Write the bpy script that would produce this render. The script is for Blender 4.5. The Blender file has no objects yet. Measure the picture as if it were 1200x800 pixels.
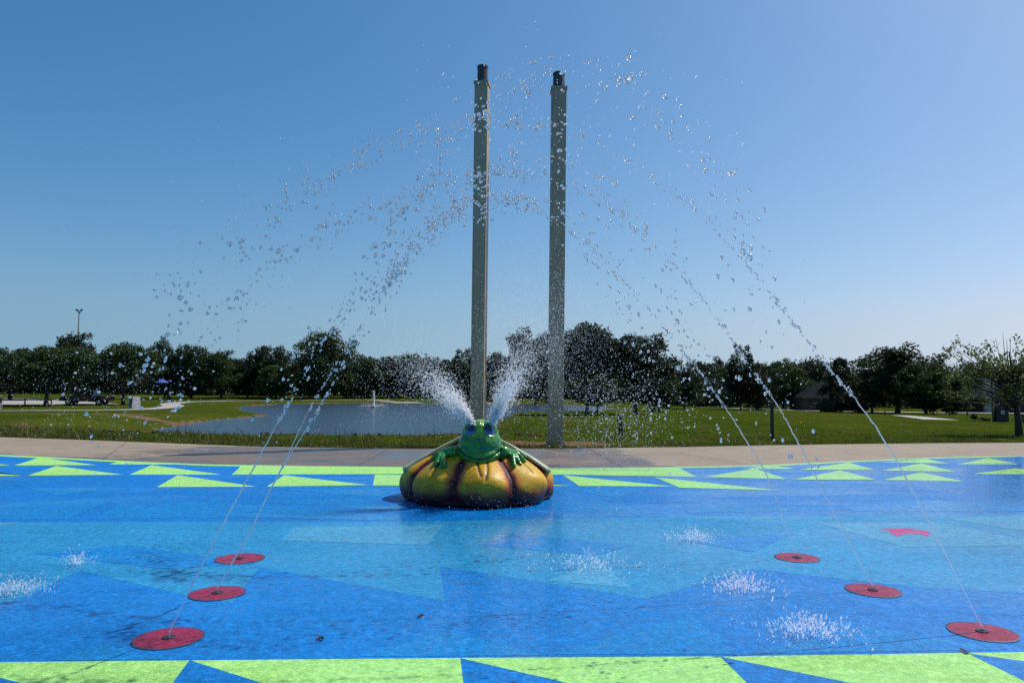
import bpy, bmesh, math, random
import numpy as np
from mathutils import Vector, Matrix, noise as mnoise

random.seed(7)
RNG = np.random.default_rng(7)
S = bpy.context.scene
COL = S.collection
R = math.radians

# ------------------------------------------------------------------ camera
CAM_H, LENS, PITCH, ROLL = 1.6, 26.0, R(3.63), R(0.5)
F = 1200 * LENS / 36.0
cam_d = bpy.data.cameras.new('camera')
cam_d.lens = LENS; cam_d.sensor_width = 36; cam_d.clip_end = 8000; cam_d.clip_start = 0.05
cam = bpy.data.objects.new('camera', cam_d); COL.objects.link(cam)
CROT = Matrix.Rotation(R(90) + PITCH, 3, 'X') @ Matrix.Rotation(ROLL, 3, 'Z')
cam.matrix_world = Matrix.Translation((0, 0, CAM_H)) @ CROT.to_4x4()
S.camera = cam

def ray(u, v):
    return CROT @ Vector(((u - 600) / F, -(v - 400) / F, -1))

def plane_pt(u, v, z=0.0):
    d = ray(u, v); t = (z - CAM_H) / d.z
    return Vector((d.x * t, d.y * t, z))

def depth_pt(u, v, y):
    d = ray(u, v); t = y / d.y
    return Vector((d.x * t, y, CAM_H + d.z * t))

# ------------------------------------------------------------------ helpers
def tag(o, label=None, cat=None, group=None, kind=None):
    if label: o['label'] = label
    if cat: o['category'] = cat
    if group: o['group'] = group
    if kind: o['kind'] = kind
    return o

def empty(name, loc, rz=0.0, label=None, cat=None, group=None):
    o = bpy.data.objects.new(name, None); COL.objects.link(o)
    o.empty_display_size = 0.2
    o.location = loc; o.rotation_euler = (0, 0, rz)
    return tag(o, label, cat, group)

def obj(name, me, mat=None, parent=None, smooth=False):
    o = bpy.data.objects.new(name, me); COL.objects.link(o)
    if mat is not None:
        me.materials.clear()
        for m in (mat if isinstance(mat, (list, tuple)) else [mat]):
            me.materials.append(m)
    if parent: o.parent = parent
    if smooth:
        me.polygons.foreach_set('use_smooth', [True] * len(me.polygons))
    return o

def np_mesh(name, V, Fc):
    """V (n,3); Fc (m,k) with one face size"""
    V = np.asarray(V, np.float32); Fc = np.asarray(Fc, np.int32)
    me = bpy.data.meshes.new(name)
    n, k = Fc.shape
    me.vertices.add(len(V)); me.vertices.foreach_set('co', V.ravel())
    me.loops.add(n * k); me.loops.foreach_set('vertex_index', Fc.ravel())
    me.polygons.add(n)
    me.polygons.foreach_set('loop_start', np.arange(0, n * k, k, dtype=np.int32))
    me.polygons.foreach_set('loop_total', np.full(n, k, np.int32))
    me.update(calc_edges=True); me.validate()
    return me

def bm_mesh(bm, name):
    me = bpy.data.meshes.new(name); bm.normal_update(); bm.to_mesh(me); bm.free()
    return me

def ico(sub):
    bm = bmesh.new(); bmesh.ops.create_icosphere(bm, subdivisions=sub, radius=1)
    V = np.array([v.co[:] for v in bm.verts]); Fc = np.array([[v.index for v in f.verts] for f in bm.faces])
    bm.free(); return V, Fc
ICO = {k: ico(k) for k in (1, 2, 3)}

def balls(P, rad, sub=1, squash=0.3, stretch=None):
    """joined little spheres; stretch = (n,3) direction vectors scaled by extra length"""
    P = np.asarray(P, float); n = len(P)
    if n == 0: return np.zeros((0, 3)), np.zeros((0, 3), int)
    V0, F0 = ICO[sub]
    sc = rad[:, None] * (1 + squash * RNG.uniform(-1, 1, (n, 3)))
    V = V0[None] * sc[:, None, :]
    # lumpy
    V = V * (1 + 0.12 * np.sin(V0[None] @ np.array([3.1, 2.3, 4.1]) + RNG.uniform(0, 6.28, (n, 1)))[:, :, None])
    if stretch is not None:
        d = stretch / (np.linalg.norm(stretch, axis=1, keepdims=True) + 1e-9)
        L = np.linalg.norm(stretch, axis=1)
        along = np.einsum('nij,nj->ni', V, d)
        V = V + along[:, :, None] * d[:, None, :] * L[:, None, None]
    V = V + P[:, None, :]
    Fc = F0[None] + (np.arange(n) * len(V0))[:, None, None]
    return V.reshape(-1, 3), Fc.reshape(-1, 3)

def cat_geo(parts):
    Vs, Fs, off = [], [], 0
    for V, Fc in parts:
        Vs.append(V); Fs.append(np.asarray(Fc) + off); off += len(V)
    return np.concatenate(Vs), np.concatenate(Fs)

def tube_geo(pts, rads, seg=8, cap=True):
    pts = [Vector(p) for p in pts]; V = []; Fq = []
    n = len(pts); prev = None
    for i, p in enumerate(pts):
        t = (pts[min(i + 1, n - 1)] - pts[max(i - 1, 0)]).normalized()
        a = Vector((0, 0, 1)) if abs(t.z) < 0.9 else Vector((1, 0, 0))
        if prev is not None: a = prev
        x = (a - t * a.dot(t)).normalized(); y = t.cross(x); prev = x
        for k in range(seg):
            an = 2 * math.pi * k / seg
            V.append(p + (x * math.cos(an) + y * math.sin(an)) * rads[i])
    for i in range(n - 1):
        for k in range(seg):
            a = i * seg + k; b = i * seg + (k + 1) % seg
            Fq.append((a, b, b + seg)); Fq.append((a, b + seg, a + seg))
    if cap:
        V.append(pts[0]); V.append(pts[-1]); c0 = len(V) - 2; c1 = len(V) - 1
        for k in range(seg):
            Fq.append((c0, (k + 1) % seg, k)); e = (n - 1) * seg
            Fq.append((c1, e + k, e + (k + 1) % seg))
    return np.array([v[:] for v in V]), np.array(Fq)

def box_bm(bm, c, size, rot=None, bevel=0.0, taper=1.0):
    r = bmesh.ops.create_cube(bm, size=1)
    vs = r['verts']
    for v in vs:
        k = taper if v.co.z > 0 else 1.0
        v.co = Vector((v.co.x * size[0] * k, v.co.y * size[1] * k, v.co.z * size[2]))
    if bevel > 0:
        es = list({e for v in vs for e in v.link_edges})
        rr = bmesh.ops.bevel(bm, geom=es, offset=bevel, segments=2, affect='EDGES', profile=0.5)
        vs = list({v for f in rr['faces'] for v in f.verts} | {v for v in vs if v.is_valid})
    for v in vs:
        if rot is not None: v.co = rot @ v.co
        v.co = v.co + Vector(c)
    return vs

def box_me(name, c, size, rot=None, bevel=0.0, taper=1.0):
    bm = bmesh.new(); box_bm(bm, c, size, rot, bevel, taper); return bm_mesh(bm, name)

def tube_me(name, pts, rads, seg=10, cap=True):
    return np_mesh(name, *tube_geo(pts, rads, seg, cap))

def prism_me(name, prof, w, bevel=0.0, y0=0.0):
    """profile in x,z extruded along y (width w, centred y0)"""
    bm = bmesh.new()
    a = [bm.verts.new((x, y0 - w / 2, z)) for x, z in prof]
    b = [bm.verts.new((x, y0 + w / 2, z)) for x, z in prof]
    n = len(prof)
    bm.faces.new(a); bm.faces.new(list(reversed(b)))
    for i in range(n):
        bm.faces.new((a[i], b[i], b[(i + 1) % n], a[(i + 1) % n]))
    bmesh.ops.recalc_face_normals(bm, faces=bm.faces)
    if bevel: bmesh.ops.bevel(bm, geom=list(bm.edges), offset=bevel, segments=2, affect='EDGES', profile=0.5)
    return bm_mesh(bm, name)

def smoothstep(a, b, x):
    t = np.clip((x - a) / (b - a), 0, 1); return t * t * (3 - 2 * t)

# ------------------------------------------------------------------ materials
class NT:
    def __init__(self, name):
        self.m = bpy.data.materials.new(name); self.m.use_nodes = True
        self.t = self.m.node_tree; self.t.nodes.clear()
        self.out = self.n('ShaderNodeOutputMaterial')
    def n(self, typ, **kw):
        nd = self.t.nodes.new(typ)
        for k, v in kw.items():
            if k.startswith('i_'):
                key = k[2:]
                nd.inputs[int(key) if key.isdigit() else key.replace('_', ' ')].default_value = v
            else: setattr(nd, k, v)
        return nd
    def l(self, a, b): self.t.links.new(a, b)
    def coord(self, kind='Object'): return self.n('ShaderNodeTexCoord').outputs[kind]
    def noise(self, scale, detail=4, rough=0.55, vec=None, dist=0.0):
        nd = self.n('ShaderNodeTexNoise'); nd.inputs['Scale'].default_value = scale
        nd.inputs['Detail'].default_value = detail; nd.inputs['Roughness'].default_value = rough
        nd.inputs['Distortion'].default_value = dist
        if vec is not None: self.l(vec, nd.inputs['Vector'])
        return nd.outputs['Fac']
    def ramp(self, fac, stops):
        nd = self.n('ShaderNodeValToRGB'); e = nd.color_ramp.elements
        while len(e) < len(stops): e.new(0.5)
        for k, (p, c) in enumerate(stops):
            e[k].position = p; e[k].color = c if len(c) == 4 else (*c, 1)
        self.l(fac, nd.inputs['Fac']); return nd.outputs['Color']
    def mapr(self, fac, a, b, c, d):
        nd = self.n('ShaderNodeMapRange'); 
        for i, v in zip((1, 2, 3, 4), (a, b, c, d)): nd.inputs[i].default_value = v
        self.l(fac, nd.inputs[0]); return nd.outputs[0]
    def mix(self, fac, a, b, blend='MIX'):
        nd = self.n('ShaderNodeMix', data_type='RGBA', blend_type=blend)
        for s, v in ((nd.inputs[0], fac), (nd.inputs[6], a), (nd.inputs[7], b)):
            if hasattr(v, 'is_linked'): self.l(v, s)
            elif isinstance(v, (tuple, list)): s.default_value = v if len(v) == 4 else (*v, 1)
            else: s.default_value = v
        return nd.outputs[2]
    def math(self, op, a, b=0.0):
        nd = self.n('ShaderNodeMath', operation=op)
        for s, v in ((nd.inputs[0], a), (nd.inputs[1], b)):
            if hasattr(v, 'is_linked'): self.l(v, s)
            else: s.default_value = v
        return nd.outputs[0]
    def bump(self, h, strength=0.3, dist=0.02):
        nd = self.n('ShaderNodeBump'); nd.inputs['Strength'].default_value = strength
        nd.inputs['Distance'].default_value = dist; self.l(h, nd.inputs['Height']); return nd.outputs['Normal']
    def attr(self, name, out='Fac'):
        nd = self.n('ShaderNodeAttribute', attribute_name=name); return nd.outputs[out]
    def principled(self, col, rough=0.5, metal=0.0, normal=None, spec=0.5, **kw):
        p = self.n('ShaderNodeBsdfPrincipled')
        for key, v in (('Base Color', col), ('Roughness', rough), ('Metallic', metal), ('Specular IOR Level', spec)):
            s = p.inputs[key]
            if hasattr(v, 'is_linked'): self.l(v, s)
            elif isinstance(v, (tuple, list)): s.default_value = v if len(v) == 4 else (*v, 1)
            else: s.default_value = v
        for k, v in kw.items(): p.inputs[k.replace('_', ' ')].default_value = v
        if normal is not None: self.l(normal, p.inputs['Normal'])
        self.l(p.outputs[0], self.out.inputs['Surface']); self.p = p
        return self.m

def simple(name, col, rough=0.5, metal=0.0, var=0.15, scale=6.0, bump=0.0, spec=0.5):
    t = NT(name); co = t.coord()
    n = t.noise(scale, 5, 0.6, co)
    c = t.mix(t.mapr(n, 0.3, 0.7, 0, 1), tuple(x * (1 - var) for x in col), tuple(min(1, x * (1 + var)) for x in col))
    nm = t.bump(t.noise(scale * 8, 3, 0.6, co), bump, 0.01) if bump else None
    return t.principled(c, rough, metal, nm, spec)

def pad_mat(name, col, light=1.0, var=0.22):
    t = NT(name); co = t.coord()
    big = t.noise(0.45, 5, 0.6, co, 0.4)
    mid = t.noise(3.0, 5, 0.62, co)
    gran = t.n('ShaderNodeTexVoronoi', feature='F1'); gran.inputs['Scale'].default_value = 140
    t.l(co, gran.inputs['Vector'])
    gv = t.n('ShaderNodeSeparateColor'); t.l(gran.outputs['Color'], gv.inputs[0])
    c = t.mix(t.mapr(big, 0.3, 0.7, 0, 1), tuple(x * (1 - var) for x in col), tuple(x * (1 + var) for x in col))
    c = t.mix(t.mapr(mid, 0.35, 0.7, 0.0, 0.30), c, tuple(x * 0.6 for x in col))
    c = t.mix(t.mapr(gv.outputs[0], 0, 1, 0.0, 0.35), c, tuple(x * 0.45 + 0.001 for x in col))
    sp1 = t.noise(34, 3, 0.75, co); sp2 = t.noise(13, 4, 0.7, co)
    c = t.mix(t.mapr(sp1, 0.46, 0.60, 0.0, 0.62), c, tuple(x * 0.55 for x in col))
    c = t.mix(t.mapr(sp1, 0.47, 0.36, 0.0, 0.5), c, tuple(min(0.9, x * 1.35 + (0.002, 0.02, 0.03)[q_]) for q_, x in enumerate(col)))
    c = t.mix(t.mapr(sp2, 0.50, 0.64, 0.0, 0.45), c, tuple(x * 0.58 for x in col))
    c = t.mix(t.mapr(sp2, 0.46, 0.34, 0.0, 0.40), c, tuple(min(0.9, x * 1.3 + (0.002, 0.02, 0.03)[q_]) for q_, x in enumerate(col)))
    # scuffs and grime
    sc = t.n('ShaderNodeMapping'); sc.inputs['Scale'].default_value = (0.5, 1.6, 1); t.l(co, sc.inputs['Vector'])
    gr = t.noise(1.1, 8, 0.68, sc.outputs[0], 0.6)
    c = t.mix(t.mapr(gr, 0.60, 0.76, 0.0, 0.45), c, tuple(0.35 * x + y for x, y in zip(col, (0.022, 0.03, 0.035))))
    # standing water film
    sx_ = t.n('ShaderNodeSeparateXYZ'); t.l(co, sx_.inputs[0])
    wet = t.math('SUBTRACT', t.noise(0.8, 6, 0.62, sc.outputs[0], 0.8), t.mapr(sx_.outputs['X'], -4.5, 6.5, -0.10, 0.13))
    ux_ = t.math('DIVIDE', t.math('SUBTRACT', sx_.outputs['X'], -0.2), 2.6); uy_ = t.math('DIVIDE', t.math('SUBTRACT', sx_.outputs['Y'], 7.0), 3.6)
    pud_ = t.mapr(t.math('ADD', t.math('MULTIPLY', ux_, ux_), t.math('MULTIPLY', uy_, uy_)), 0.3, 1.3, 0.22, 0.0)
    wet = t.math('SUBTRACT', wet, pud_)
    rg = t.mapr(wet, 0.38, 0.62, 0.16, 0.44)
    wb = t.mapr(wet, 0.40, 0.60, 0.25, 1.0)
    fine = t.math('MULTIPLY', t.noise(42, 5, 0.75, co), wb)
    rip = t.noise(9, 4, 0.6, co, 0.5)
    nm = t.bump(t.math('ADD', fine, t.math('MULTIPLY', rip, 0.3)), 0.9, 0.020)
    t.principled(c, t.mapr(wet, 0.38, 0.62, 0.30, 0.5), 0, nm, 0.14)
    pz_ = t.noise(11, 5, 0.7, co)
    t.l(t.math('MULTIPLY', t.mapr(wet, 0.32, 0.60, 1.0, 0.10), t.mapr(pz_, 0.40, 0.60, 1.0, 0.25)), t.p.inputs['Coat Weight'])
    t.l(t.mapr(wet, 0.28, 0.60, 0.045, 0.26), t.p.inputs['Coat Roughness'])
    t.p.inputs['Coat IOR'].default_value = 1.33
    t.l(t.bump(t.math('ADD', rip, t.math('MULTIPLY', pz_, 0.5)), 0.32, 0.008), t.p.inputs['Coat Normal'])
    return t.m

M = {}
M['pad_blue'] = pad_mat('pad_blue', (0.001, 0.205, 0.62))
M['pad_mid'] = pad_mat('pad_mid', (0.003, 0.235, 0.62))
M['pad_light'] = pad_mat('pad_light', (0.020, 0.290, 0.58))
M['pad_pale'] = pad_mat('pad_pale', (0.065, 0.36, 0.60))
M['pad_deep'] = pad_mat('pad_deep', (0.012, 0.110, 0.36))
M['pad_lime'] = pad_mat('pad_lime', (0.42, 0.88, 0.20), var=0.06)
M['pad_pink'] = pad_mat('pad_pink', (0.58, 0.025, 0.20), var=0.1)
M['disc_red'] = pad_mat('disc_red', (0.34, 0.008, 0.050), var=0.15)
M['seam'] = simple('seam', (0.02, 0.05, 0.10), 0.5)

def concrete_mat():
    t = NT('concrete'); co = t.coord()
    n1 = t.noise(0.35, 6, 0.6, co); n2 = t.noise(14, 5, 0.7, co)
    c = t.mix(t.mapr(n1, 0.3, 0.7, 0, 1), (0.225, 0.180, 0.122), (0.30, 0.243, 0.170))
    c = t.mix(t.mapr(n2, 0.3, 0.75, 0, 0.35), c, (0.22, 0.175, 0.14))
    wet = t.attr('wet'); edge = t.noise(0.9, 6, 0.65, co, 0.5)
    w = t.mapr(t.math('ADD', wet, t.math('MULTIPLY', t.math('SUBTRACT', edge, 0.5), 1.1)), 0.42, 0.58, 0, 1)
    pud = t.noise(0.55, 5, 0.6, co, 0.8)
    c = t.mix(w, c, t.mix(t.mapr(pud, 0.4, 0.6, 0, 1), (0.155, 0.115, 0.080), (0.105, 0.088, 0.075)))
    stain = t.noise(1.7, 7, 0.7, co, 0.4)
    c = t.mix(t.mapr(stain, 0.52, 0.66, 0, 0.5), c, (0.17, 0.125, 0.085))
    c = t.mix(t.mapr(t.noise(4.5, 6, 0.75, co), 0.56, 0.68, 0, 0.35), c, (0.13, 0.105, 0.08))
    rg = t.math('SUBTRACT', 0.85, t.math('MULTIPLY', w, t.mapr(pud, 0.40, 0.62, 0.22, 0.62)))
    nm = t.bump(t.noise(40, 4, 0.7, co), 0.3, 0.01)
    return t.principled(c, rg, 0, nm)
M['concrete'] = concrete_mat()
M['paving'] = simple('paving', (0.33, 0.30, 0.27), 0.85, 0, 0.12, 0.6)
M['asphalt'] = simple('asphalt', (0.30, 0.28, 0.26), 0.9, 0, 0.15, 0.5)

def ground_mat():
    t = NT('grass_ground'); co = t.coord()
    n1 = t.noise(0.06, 5, 0.6, co); n2 = t.noise(0.5, 6, 0.65, co)
    st = t.n('ShaderNodeMapping'); st.inputs['Scale'].default_value = (1, 0.22, 1); t.l(co, st.inputs['Vector'])
    n3 = t.noise(9, 5, 0.75, st.outputs[0])
    c = t.mix(t.mapr(n1, 0.38, 0.62, 0, 1), (0.040, 0.076, 0.006), (0.078, 0.104, 0.008))
    c = t.mix(t.mapr(n2, 0.42, 0.66, 0, 0.75), c, (0.098, 0.094, 0.022))
    c = t.mix(t.mapr(t.noise(0.17, 6, 0.7, st.outputs[0]), 0.45, 0.62, 0, 0.65), c, (0.034, 0.062, 0.006))
    c = t.mix(t.mapr(n3, 0.42, 0.62, 0, 0.75), c, (0.016, 0.030, 0.004))
    c = t.mix(t.mapr(t.noise(2.2, 6, 0.75, st.outputs[0]), 0.54, 0.68, 0, 0.5), c, (0.125, 0.105, 0.035))
    d = t.attr('dirt'); e = t.noise(0.8, 6, 0.7, co)
    w = t.mapr(t.math('ADD', d, t.math('MULTIPLY', t.math('SUBTRACT', e, 0.5), 0.9)), 0.42, 0.6, 0, 1)
    soil = t.mix(t.mapr(t.noise(3, 5, 0.7, co), 0.3, 0.7, 0, 1), (0.10, 0.055, 0.032), (0.24, 0.155, 0.095))
    c = t.mix(w, c, soil)
    h = t.math('ADD', t.noise(26, 4, 0.7, co), t.math('MULTIPLY', t.noise(3, 4, 0.7, co), 2.0))
    nm = t.bump(h, 0.9, 0.06)
    return t.principled(c, 1.0, 0, nm, 0.0)
M['ground'] = ground_mat()

def leaf_mat(name, dark, light, trans=0.25):
    t = NT(name)
    g = t.n('ShaderNodeNewGeometry'); oi = t.n('ShaderNodeObjectInfo')
    c = t.mix(g.outputs['Random Per Island'], dark, light)
    c = t.mix(t.mapr(oi.outputs['Random'], 0, 1, 0.0, 0.45), c, tuple(x * 0.55 for x in dark))
    d = t.n('ShaderNodeBsdfPrincipled'); d.inputs['Roughness'].default_value = 0.6; d.inputs['Specular IOR Level'].default_value = 0.25
    t.l(c, d.inputs['Base Color'])
    tr = t.n('ShaderNodeBsdfTranslucent'); t.l(t.mix(0.5, c, (0.10, 0.14, 0.01)), tr.inputs['Color'])
    mx = t.n('ShaderNodeMixShader'); mx.inputs[0].default_value = trans
    t.l(d.outputs[0], mx.inputs[1]); t.l(tr.outputs[0], mx.inputs[2]); t.l(mx.outputs[0], t.out.inputs['Surface'])
    return t.m
M['leaf'] = leaf_mat('leaf', (0.018, 0.044, 0.013), (0.060, 0.104, 0.030), 0.24)
M['leaf_bright'] = leaf_mat('leaf_bright', (0.034, 0.070, 0.016), (0.070, 0.115, 0.028), 0.25)
M['leaf_dark'] = leaf_mat('leaf_dark', (0.009, 0.022, 0.010), (0.028, 0.052, 0.019), 0.12)
M['leaf_sparse'] = leaf_mat('leaf_sparse', (0.070, 0.095, 0.022), (0.22, 0.24, 0.09), 0.45)
M['blade'] = leaf_mat('blade', (0.030, 0.052, 0.006), (0.22, 0.20, 0.04), 0.35)
M['bark'] = simple('bark', (0.045, 0.034, 0.026), 0.9, 0, 0.3, 8, 0.4)

def water_mat():
    t = NT('pond'); co = t.coord()
    mp = t.n('ShaderNodeMapping'); mp.inputs['Scale'].default_value = (0.6, 1.0, 1); t.l(co, mp.inputs['Vector'])
    n = t.math('ADD', t.noise(0.9, 6, 0.66, mp.outputs[0], 0.3), t.math('MULTIPLY', t.noise(0.15, 3, 0.6, mp.outputs[0]), 0.5))
    nm = t.bump(n, 1.0, 0.24)
    return t.principled((0.045, 0.075, 0.105), 0.16, 0, nm, 0.5)
M['pond'] = water_mat()

def drop_mat(name, froth, clear=0.0, rough=0.0):
    t = NT(name)
    g = t.n('ShaderNodeBsdfGlass'); g.inputs['IOR'].default_value = 1.333; g.inputs['Roughness'].default_value = rough
    tr = t.n('ShaderNodeBsdfTranslucent'); tr.inputs['Color'].default_value = (1.0, 0.995, 0.985, 1)
    df = t.n('ShaderNodeBsdfDiffuse'); df.inputs['Color'].default_value = (1.0, 0.995, 0.985, 1)
    a = t.n('ShaderNodeMixShader'); a.inputs[0].default_value = 0.4
    t.l(tr.outputs[0], a.inputs[1]); t.l(df.outputs[0], a.inputs[2])
    b = t.n('ShaderNodeMixShader'); b.inputs[0].default_value = froth
    t.l(g.outputs[0], b.inputs[1]); t.l(a.outputs[0], b.inputs[2])
    c = t.n('ShaderNodeMixShader'); c.inputs[0].default_value = clear
    tp = t.n('ShaderNodeBsdfTransparent')
    t.l(b.outputs[0], c.inputs[1]); t.l(tp.outputs[0], c.inputs[2]); t.l(c.outputs[0], t.out.inputs['Surface'])
    return t.m
M['drop'] = drop_mat('drop', 0.10, 0.0, 0.16)
M['mist'] = drop_mat('mist', 0.5, 0.25, 0.2)
M['splash'] = drop_mat('splash', 0.95, 0.45, 0.2)
M['froth'] = drop_mat('froth', 0.92, 0.58, 0.25)

def pole_mat():
    t = NT('pole_paint'); co = t.coord()
    n = t.noise(1.5, 6, 0.65, co); f = t.noise(60, 4, 0.7, co)
    c = t.mix(t.mapr(n, 0.35, 0.7, 0, 1), (0.42, 0.325, 0.21), (0.32, 0.25, 0.165))
    mp = t.n('ShaderNodeMapping'); mp.inputs['Scale'].default_value = (9, 9, 0.35); t.l(co, mp.inputs['Vector'])
    c = t.mix(t.mapr(t.noise(1.0, 6, 0.65, mp.outputs[0]), 0.52, 0.75, 0, 0.55), c, (0.17, 0.125, 0.075))
    c = t.mix(t.mapr(f, 0.45, 0.75, 0, 0.3), c, (0.22, 0.19, 0.14))
    return t.principled(c, 0.5, 0, t.bump(f, 0.25, 0.004))
M['pole'] = pole_mat()
M['cap'] = simple('cap', (0.035, 0.045, 0.045), 0.5)
M['steel'] = simple('steel', (0.25, 0.25, 0.26), 0.35, 0.9, 0.2, 30)
M['black'] = simple('black', (0.012, 0.012, 0.013), 0.5)
M['dark_metal'] = simple('dark_metal', (0.03, 0.03, 0.032), 0.45, 0.3)
M['brown'] = simple('brown', (0.13, 0.065, 0.04), 0.7)
M['rubber'] = simple('rubber', (0.015, 0.015, 0.015), 0.85)
M['car_paint'] = simple('car_paint', (0.055, 0.010, 0.014), 0.22)
M['car_glass'] = simple('car_glass', (0.01, 0.013, 0.016), 0.05)
M['chrome'] = simple('chrome', (0.5, 0.5, 0.5), 0.2, 1.0)
M['lamp_glass'] = simple('lamp_glass', (0.6, 0.6, 0.58), 0.15)
M['shingle'] = simple('shingle', (0.022, 0.024, 0.028), 1.0, 0, 0.2, 3, 0.5, 0.0)
M['brick'] = simple('brick', (0.075, 0.048, 0.038), 0.9, 0, 0.25, 4, 0.3)
M['stone'] = simple('stone', (0.42, 0.39, 0.35), 0.85, 0, 0.15, 3)
M['white_trim'] = simple('white_trim', (0.6, 0.6, 0.58), 0.6)
M['canopy_blue'] = simple('canopy_blue', (0.012, 0.06, 0.36), 0.7)
M['skin'] = simple('skin', (0.42, 0.22, 0.16), 0.5, 0, 0.05)
M['hair'] = simple('hair', (0.03, 0.018, 0.012), 0.6)
M['cloth_dark'] = simple('cloth_dark', (0.014, 0.015, 0.022), 0.9)
M['cloth_grey'] = simple('cloth_grey', (0.40, 0.40, 0.42), 0.9)
M['cloth_red'] = simple('cloth_red', (0.20, 0.03, 0.03), 0.9)
M['cloth_white'] = simple('cloth_white', (0.75, 0.75, 0.75), 0.9)
M['panel_navy'] = simple('panel_navy', (0.012, 0.022, 0.05), 0.5)

# ------------------------------------------------------------------ terrain
WL = -1.3
pond_px = [(172, 509), (190, 503), (215, 496.5), (255, 491.5), (296, 488.5), (309, 486.5), (300, 484), (286, 481),
           (276, 478.2), (290, 475.6), (330, 473.4), (400, 472.2), (470, 471.8), (560, 472), (640, 473.5), (705, 476),
           (720, 479), (690, 482.5), (640, 483), (604, 485), (588, 490), (574, 499)]
pond = [plane_pt(u, v, WL).to_2d() for u, v in pond_px] + [Vector(p) for p in ((-0.8, 38), (-1.6, 34.5), (-5, 33.2), (-10, 33), (-14, 33.8), (-18, 36.5))]
PP = np.array([p[:] for p in pond])

def pond_sd(x, y):
    x = np.asarray(x, float); y = np.asarray(y, float)
    d2 = np.full(x.shape, 1e18); inside = np.zeros(x.shape, bool)
    n = len(PP)
    for i in range(n):
        ax, ay = PP[i]; bx, by = PP[(i + 1) % n]
        ex, ey = bx - ax, by - ay; wx, wy = x - ax, y - ay
        t = np.clip((wx * ex + wy * ey) / (ex * ex + ey * ey), 0, 1)
        d2 = np.minimum(d2, (wx - ex * t) ** 2 + (wy - ey * t) ** 2)
        c = ((ay > y) != (by > y)) & (x < ex * (y - ay) / (by - ay + 1e-12) + ax)
        inside ^= c
    return np.where(inside, -1, 1) * np.sqrt(d2)

def base_z(x, y):
    u = x / np.maximum(y, 1.0)
    w = smoothstep(0.04, 0.26, u)
    left = -0.12 - 0.95 * smoothstep(27, 80, y) + 0.85 * smoothstep(125, 165, y)
    right = -0.12 - 1.6 * smoothstep(26, 130, y)
    return left * (1 - w) + right * w

def terrain_z(x, y):
    x = np.asarray(x, float); y = np.asarray(y, float)
    sd = pond_sd(x, y)
    sd = sd + 0.45 * np.sin(x * 0.9 + 1.3 * np.sin(y * 0.31)) * np.exp(-np.abs(sd) / 3)
    b = base_z(x, y)
    z = np.minimum(b, np.maximum(WL + sd * 0.19, WL - 1.2))
    return z

def gp(u, v):
    """the ground point seen at a pixel of the photograph"""
    d = ray(u, v); t = 3.0; prev = t
    while t < 900:
        p = (d.x * t, d.y * t)
        if CAM_H + d.z * t < float(terrain_z(p[0], p[1])):
            lo, hi = prev, t
            for _ in range(24):
                mid = (lo + hi) / 2
                if CAM_H + d.z * mid < float(terrain_z(d.x * mid, d.y * mid)): hi = mid
                else: lo = mid
            t = hi; break
        prev = t; t *= 1.012
    return Vector((d.x * t, d.y * t, float(terrain_z(d.x * t, d.y * t))))

def ppm(p):            # photograph pixels per metre at a point's distance
    return F / p.y

# pad and concrete outlines (world, z = 0)
pad_far_px = [(0, 533), (60, 536), (160, 541), (250, 544.5), (360, 546.3), (480, 547.5), (640, 548.5), (760, 548), (860, 546), (900, 545),
              (960, 542), (1050, 538), (1100, 536), (1200, 534)]
conc_far_px = [(0, 512), (90, 515), (180, 518.5), (300, 523), (480, 525.5), (640, 525.5), (800, 523.5), (900, 521.5), (1000, 520), (1100, 519), (1200, 518.5)]
pad_far = [plane_pt(u, v) for u, v in pad_far_px]
conc_far = [plane_pt(u, v) for u, v in conc_far_px]
def extend(line, xl, xr):
    a, b = line[0], line[1]; c, d = line[-2], line[-1]
    L = a + (a - b) * ((xl - a.x) / (a.x - b.x)) * 1.0; Rr = d + (d - c) * ((xr - d.x) / (d.x - c.x))
    L.y = min(L.y, a.y + 6); Rr.y = min(Rr.y, d.y + 6)
    return [L] + line + [Rr]
pad_far_e = extend(pad_far, -26, 26)
conc_far_e = extend(conc_far, -34, 34)
CFX = np.array([p.x for p in conc_far_e]); CFY = np.array([p.y for p in conc_far_e])
def conc_edge(x): return np.interp(x, CFX, CFY)

# ground sheet (polar grid round the camera, reaching the horizon)
az = np.concatenate([np.linspace(-math.pi, -0.8, 40, endpoint=False), np.linspace(-0.8, 0.8, 520, endpoint=False), np.linspace(0.8, math.pi, 40, endpoint=False)])
rr = [0.5]
while rr[-1] < 4000: rr.append(rr[-1] * (1.022 if rr[-1] < 220 else 1.12) + 0.02)
rr = np.array(rr)
A, RR = np.meshgrid(az, rr)
X = np.sin(A) * RR; Y = np.cos(A) * RR
Z = terrain_z(X, Y)
under = Y < conc_edge(X) - 0.05
Z = np.where(under & (np.abs(X) < 34), -0.16, Z)
near = np.exp(-((Y - conc_edge(X)) / 4.0) ** 2)
Z = Z + np.where(under, 0, 0.04 * np.sin(X * 3.1 + 2 * np.sin(Y * 2.2)) * np.sin(Y * 2.7 + np.sin(X * 1.7)))
nr, na = A.shape
V = np.stack([X.ravel(), Y.ravel(), Z.ravel()], 1)
idx = np.arange(nr * na).reshape(nr, na)
nx = np.roll(idx, -1, axis=1)
Fq = np.stack([idx[:-1].ravel(), nx[:-1].ravel(), nx[1:].ravel(), idx[1:].ravel()], 1)
me = np_mesh('ground', V, Fq[:, ::-1])
sd = pond_sd(X, Y)
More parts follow.
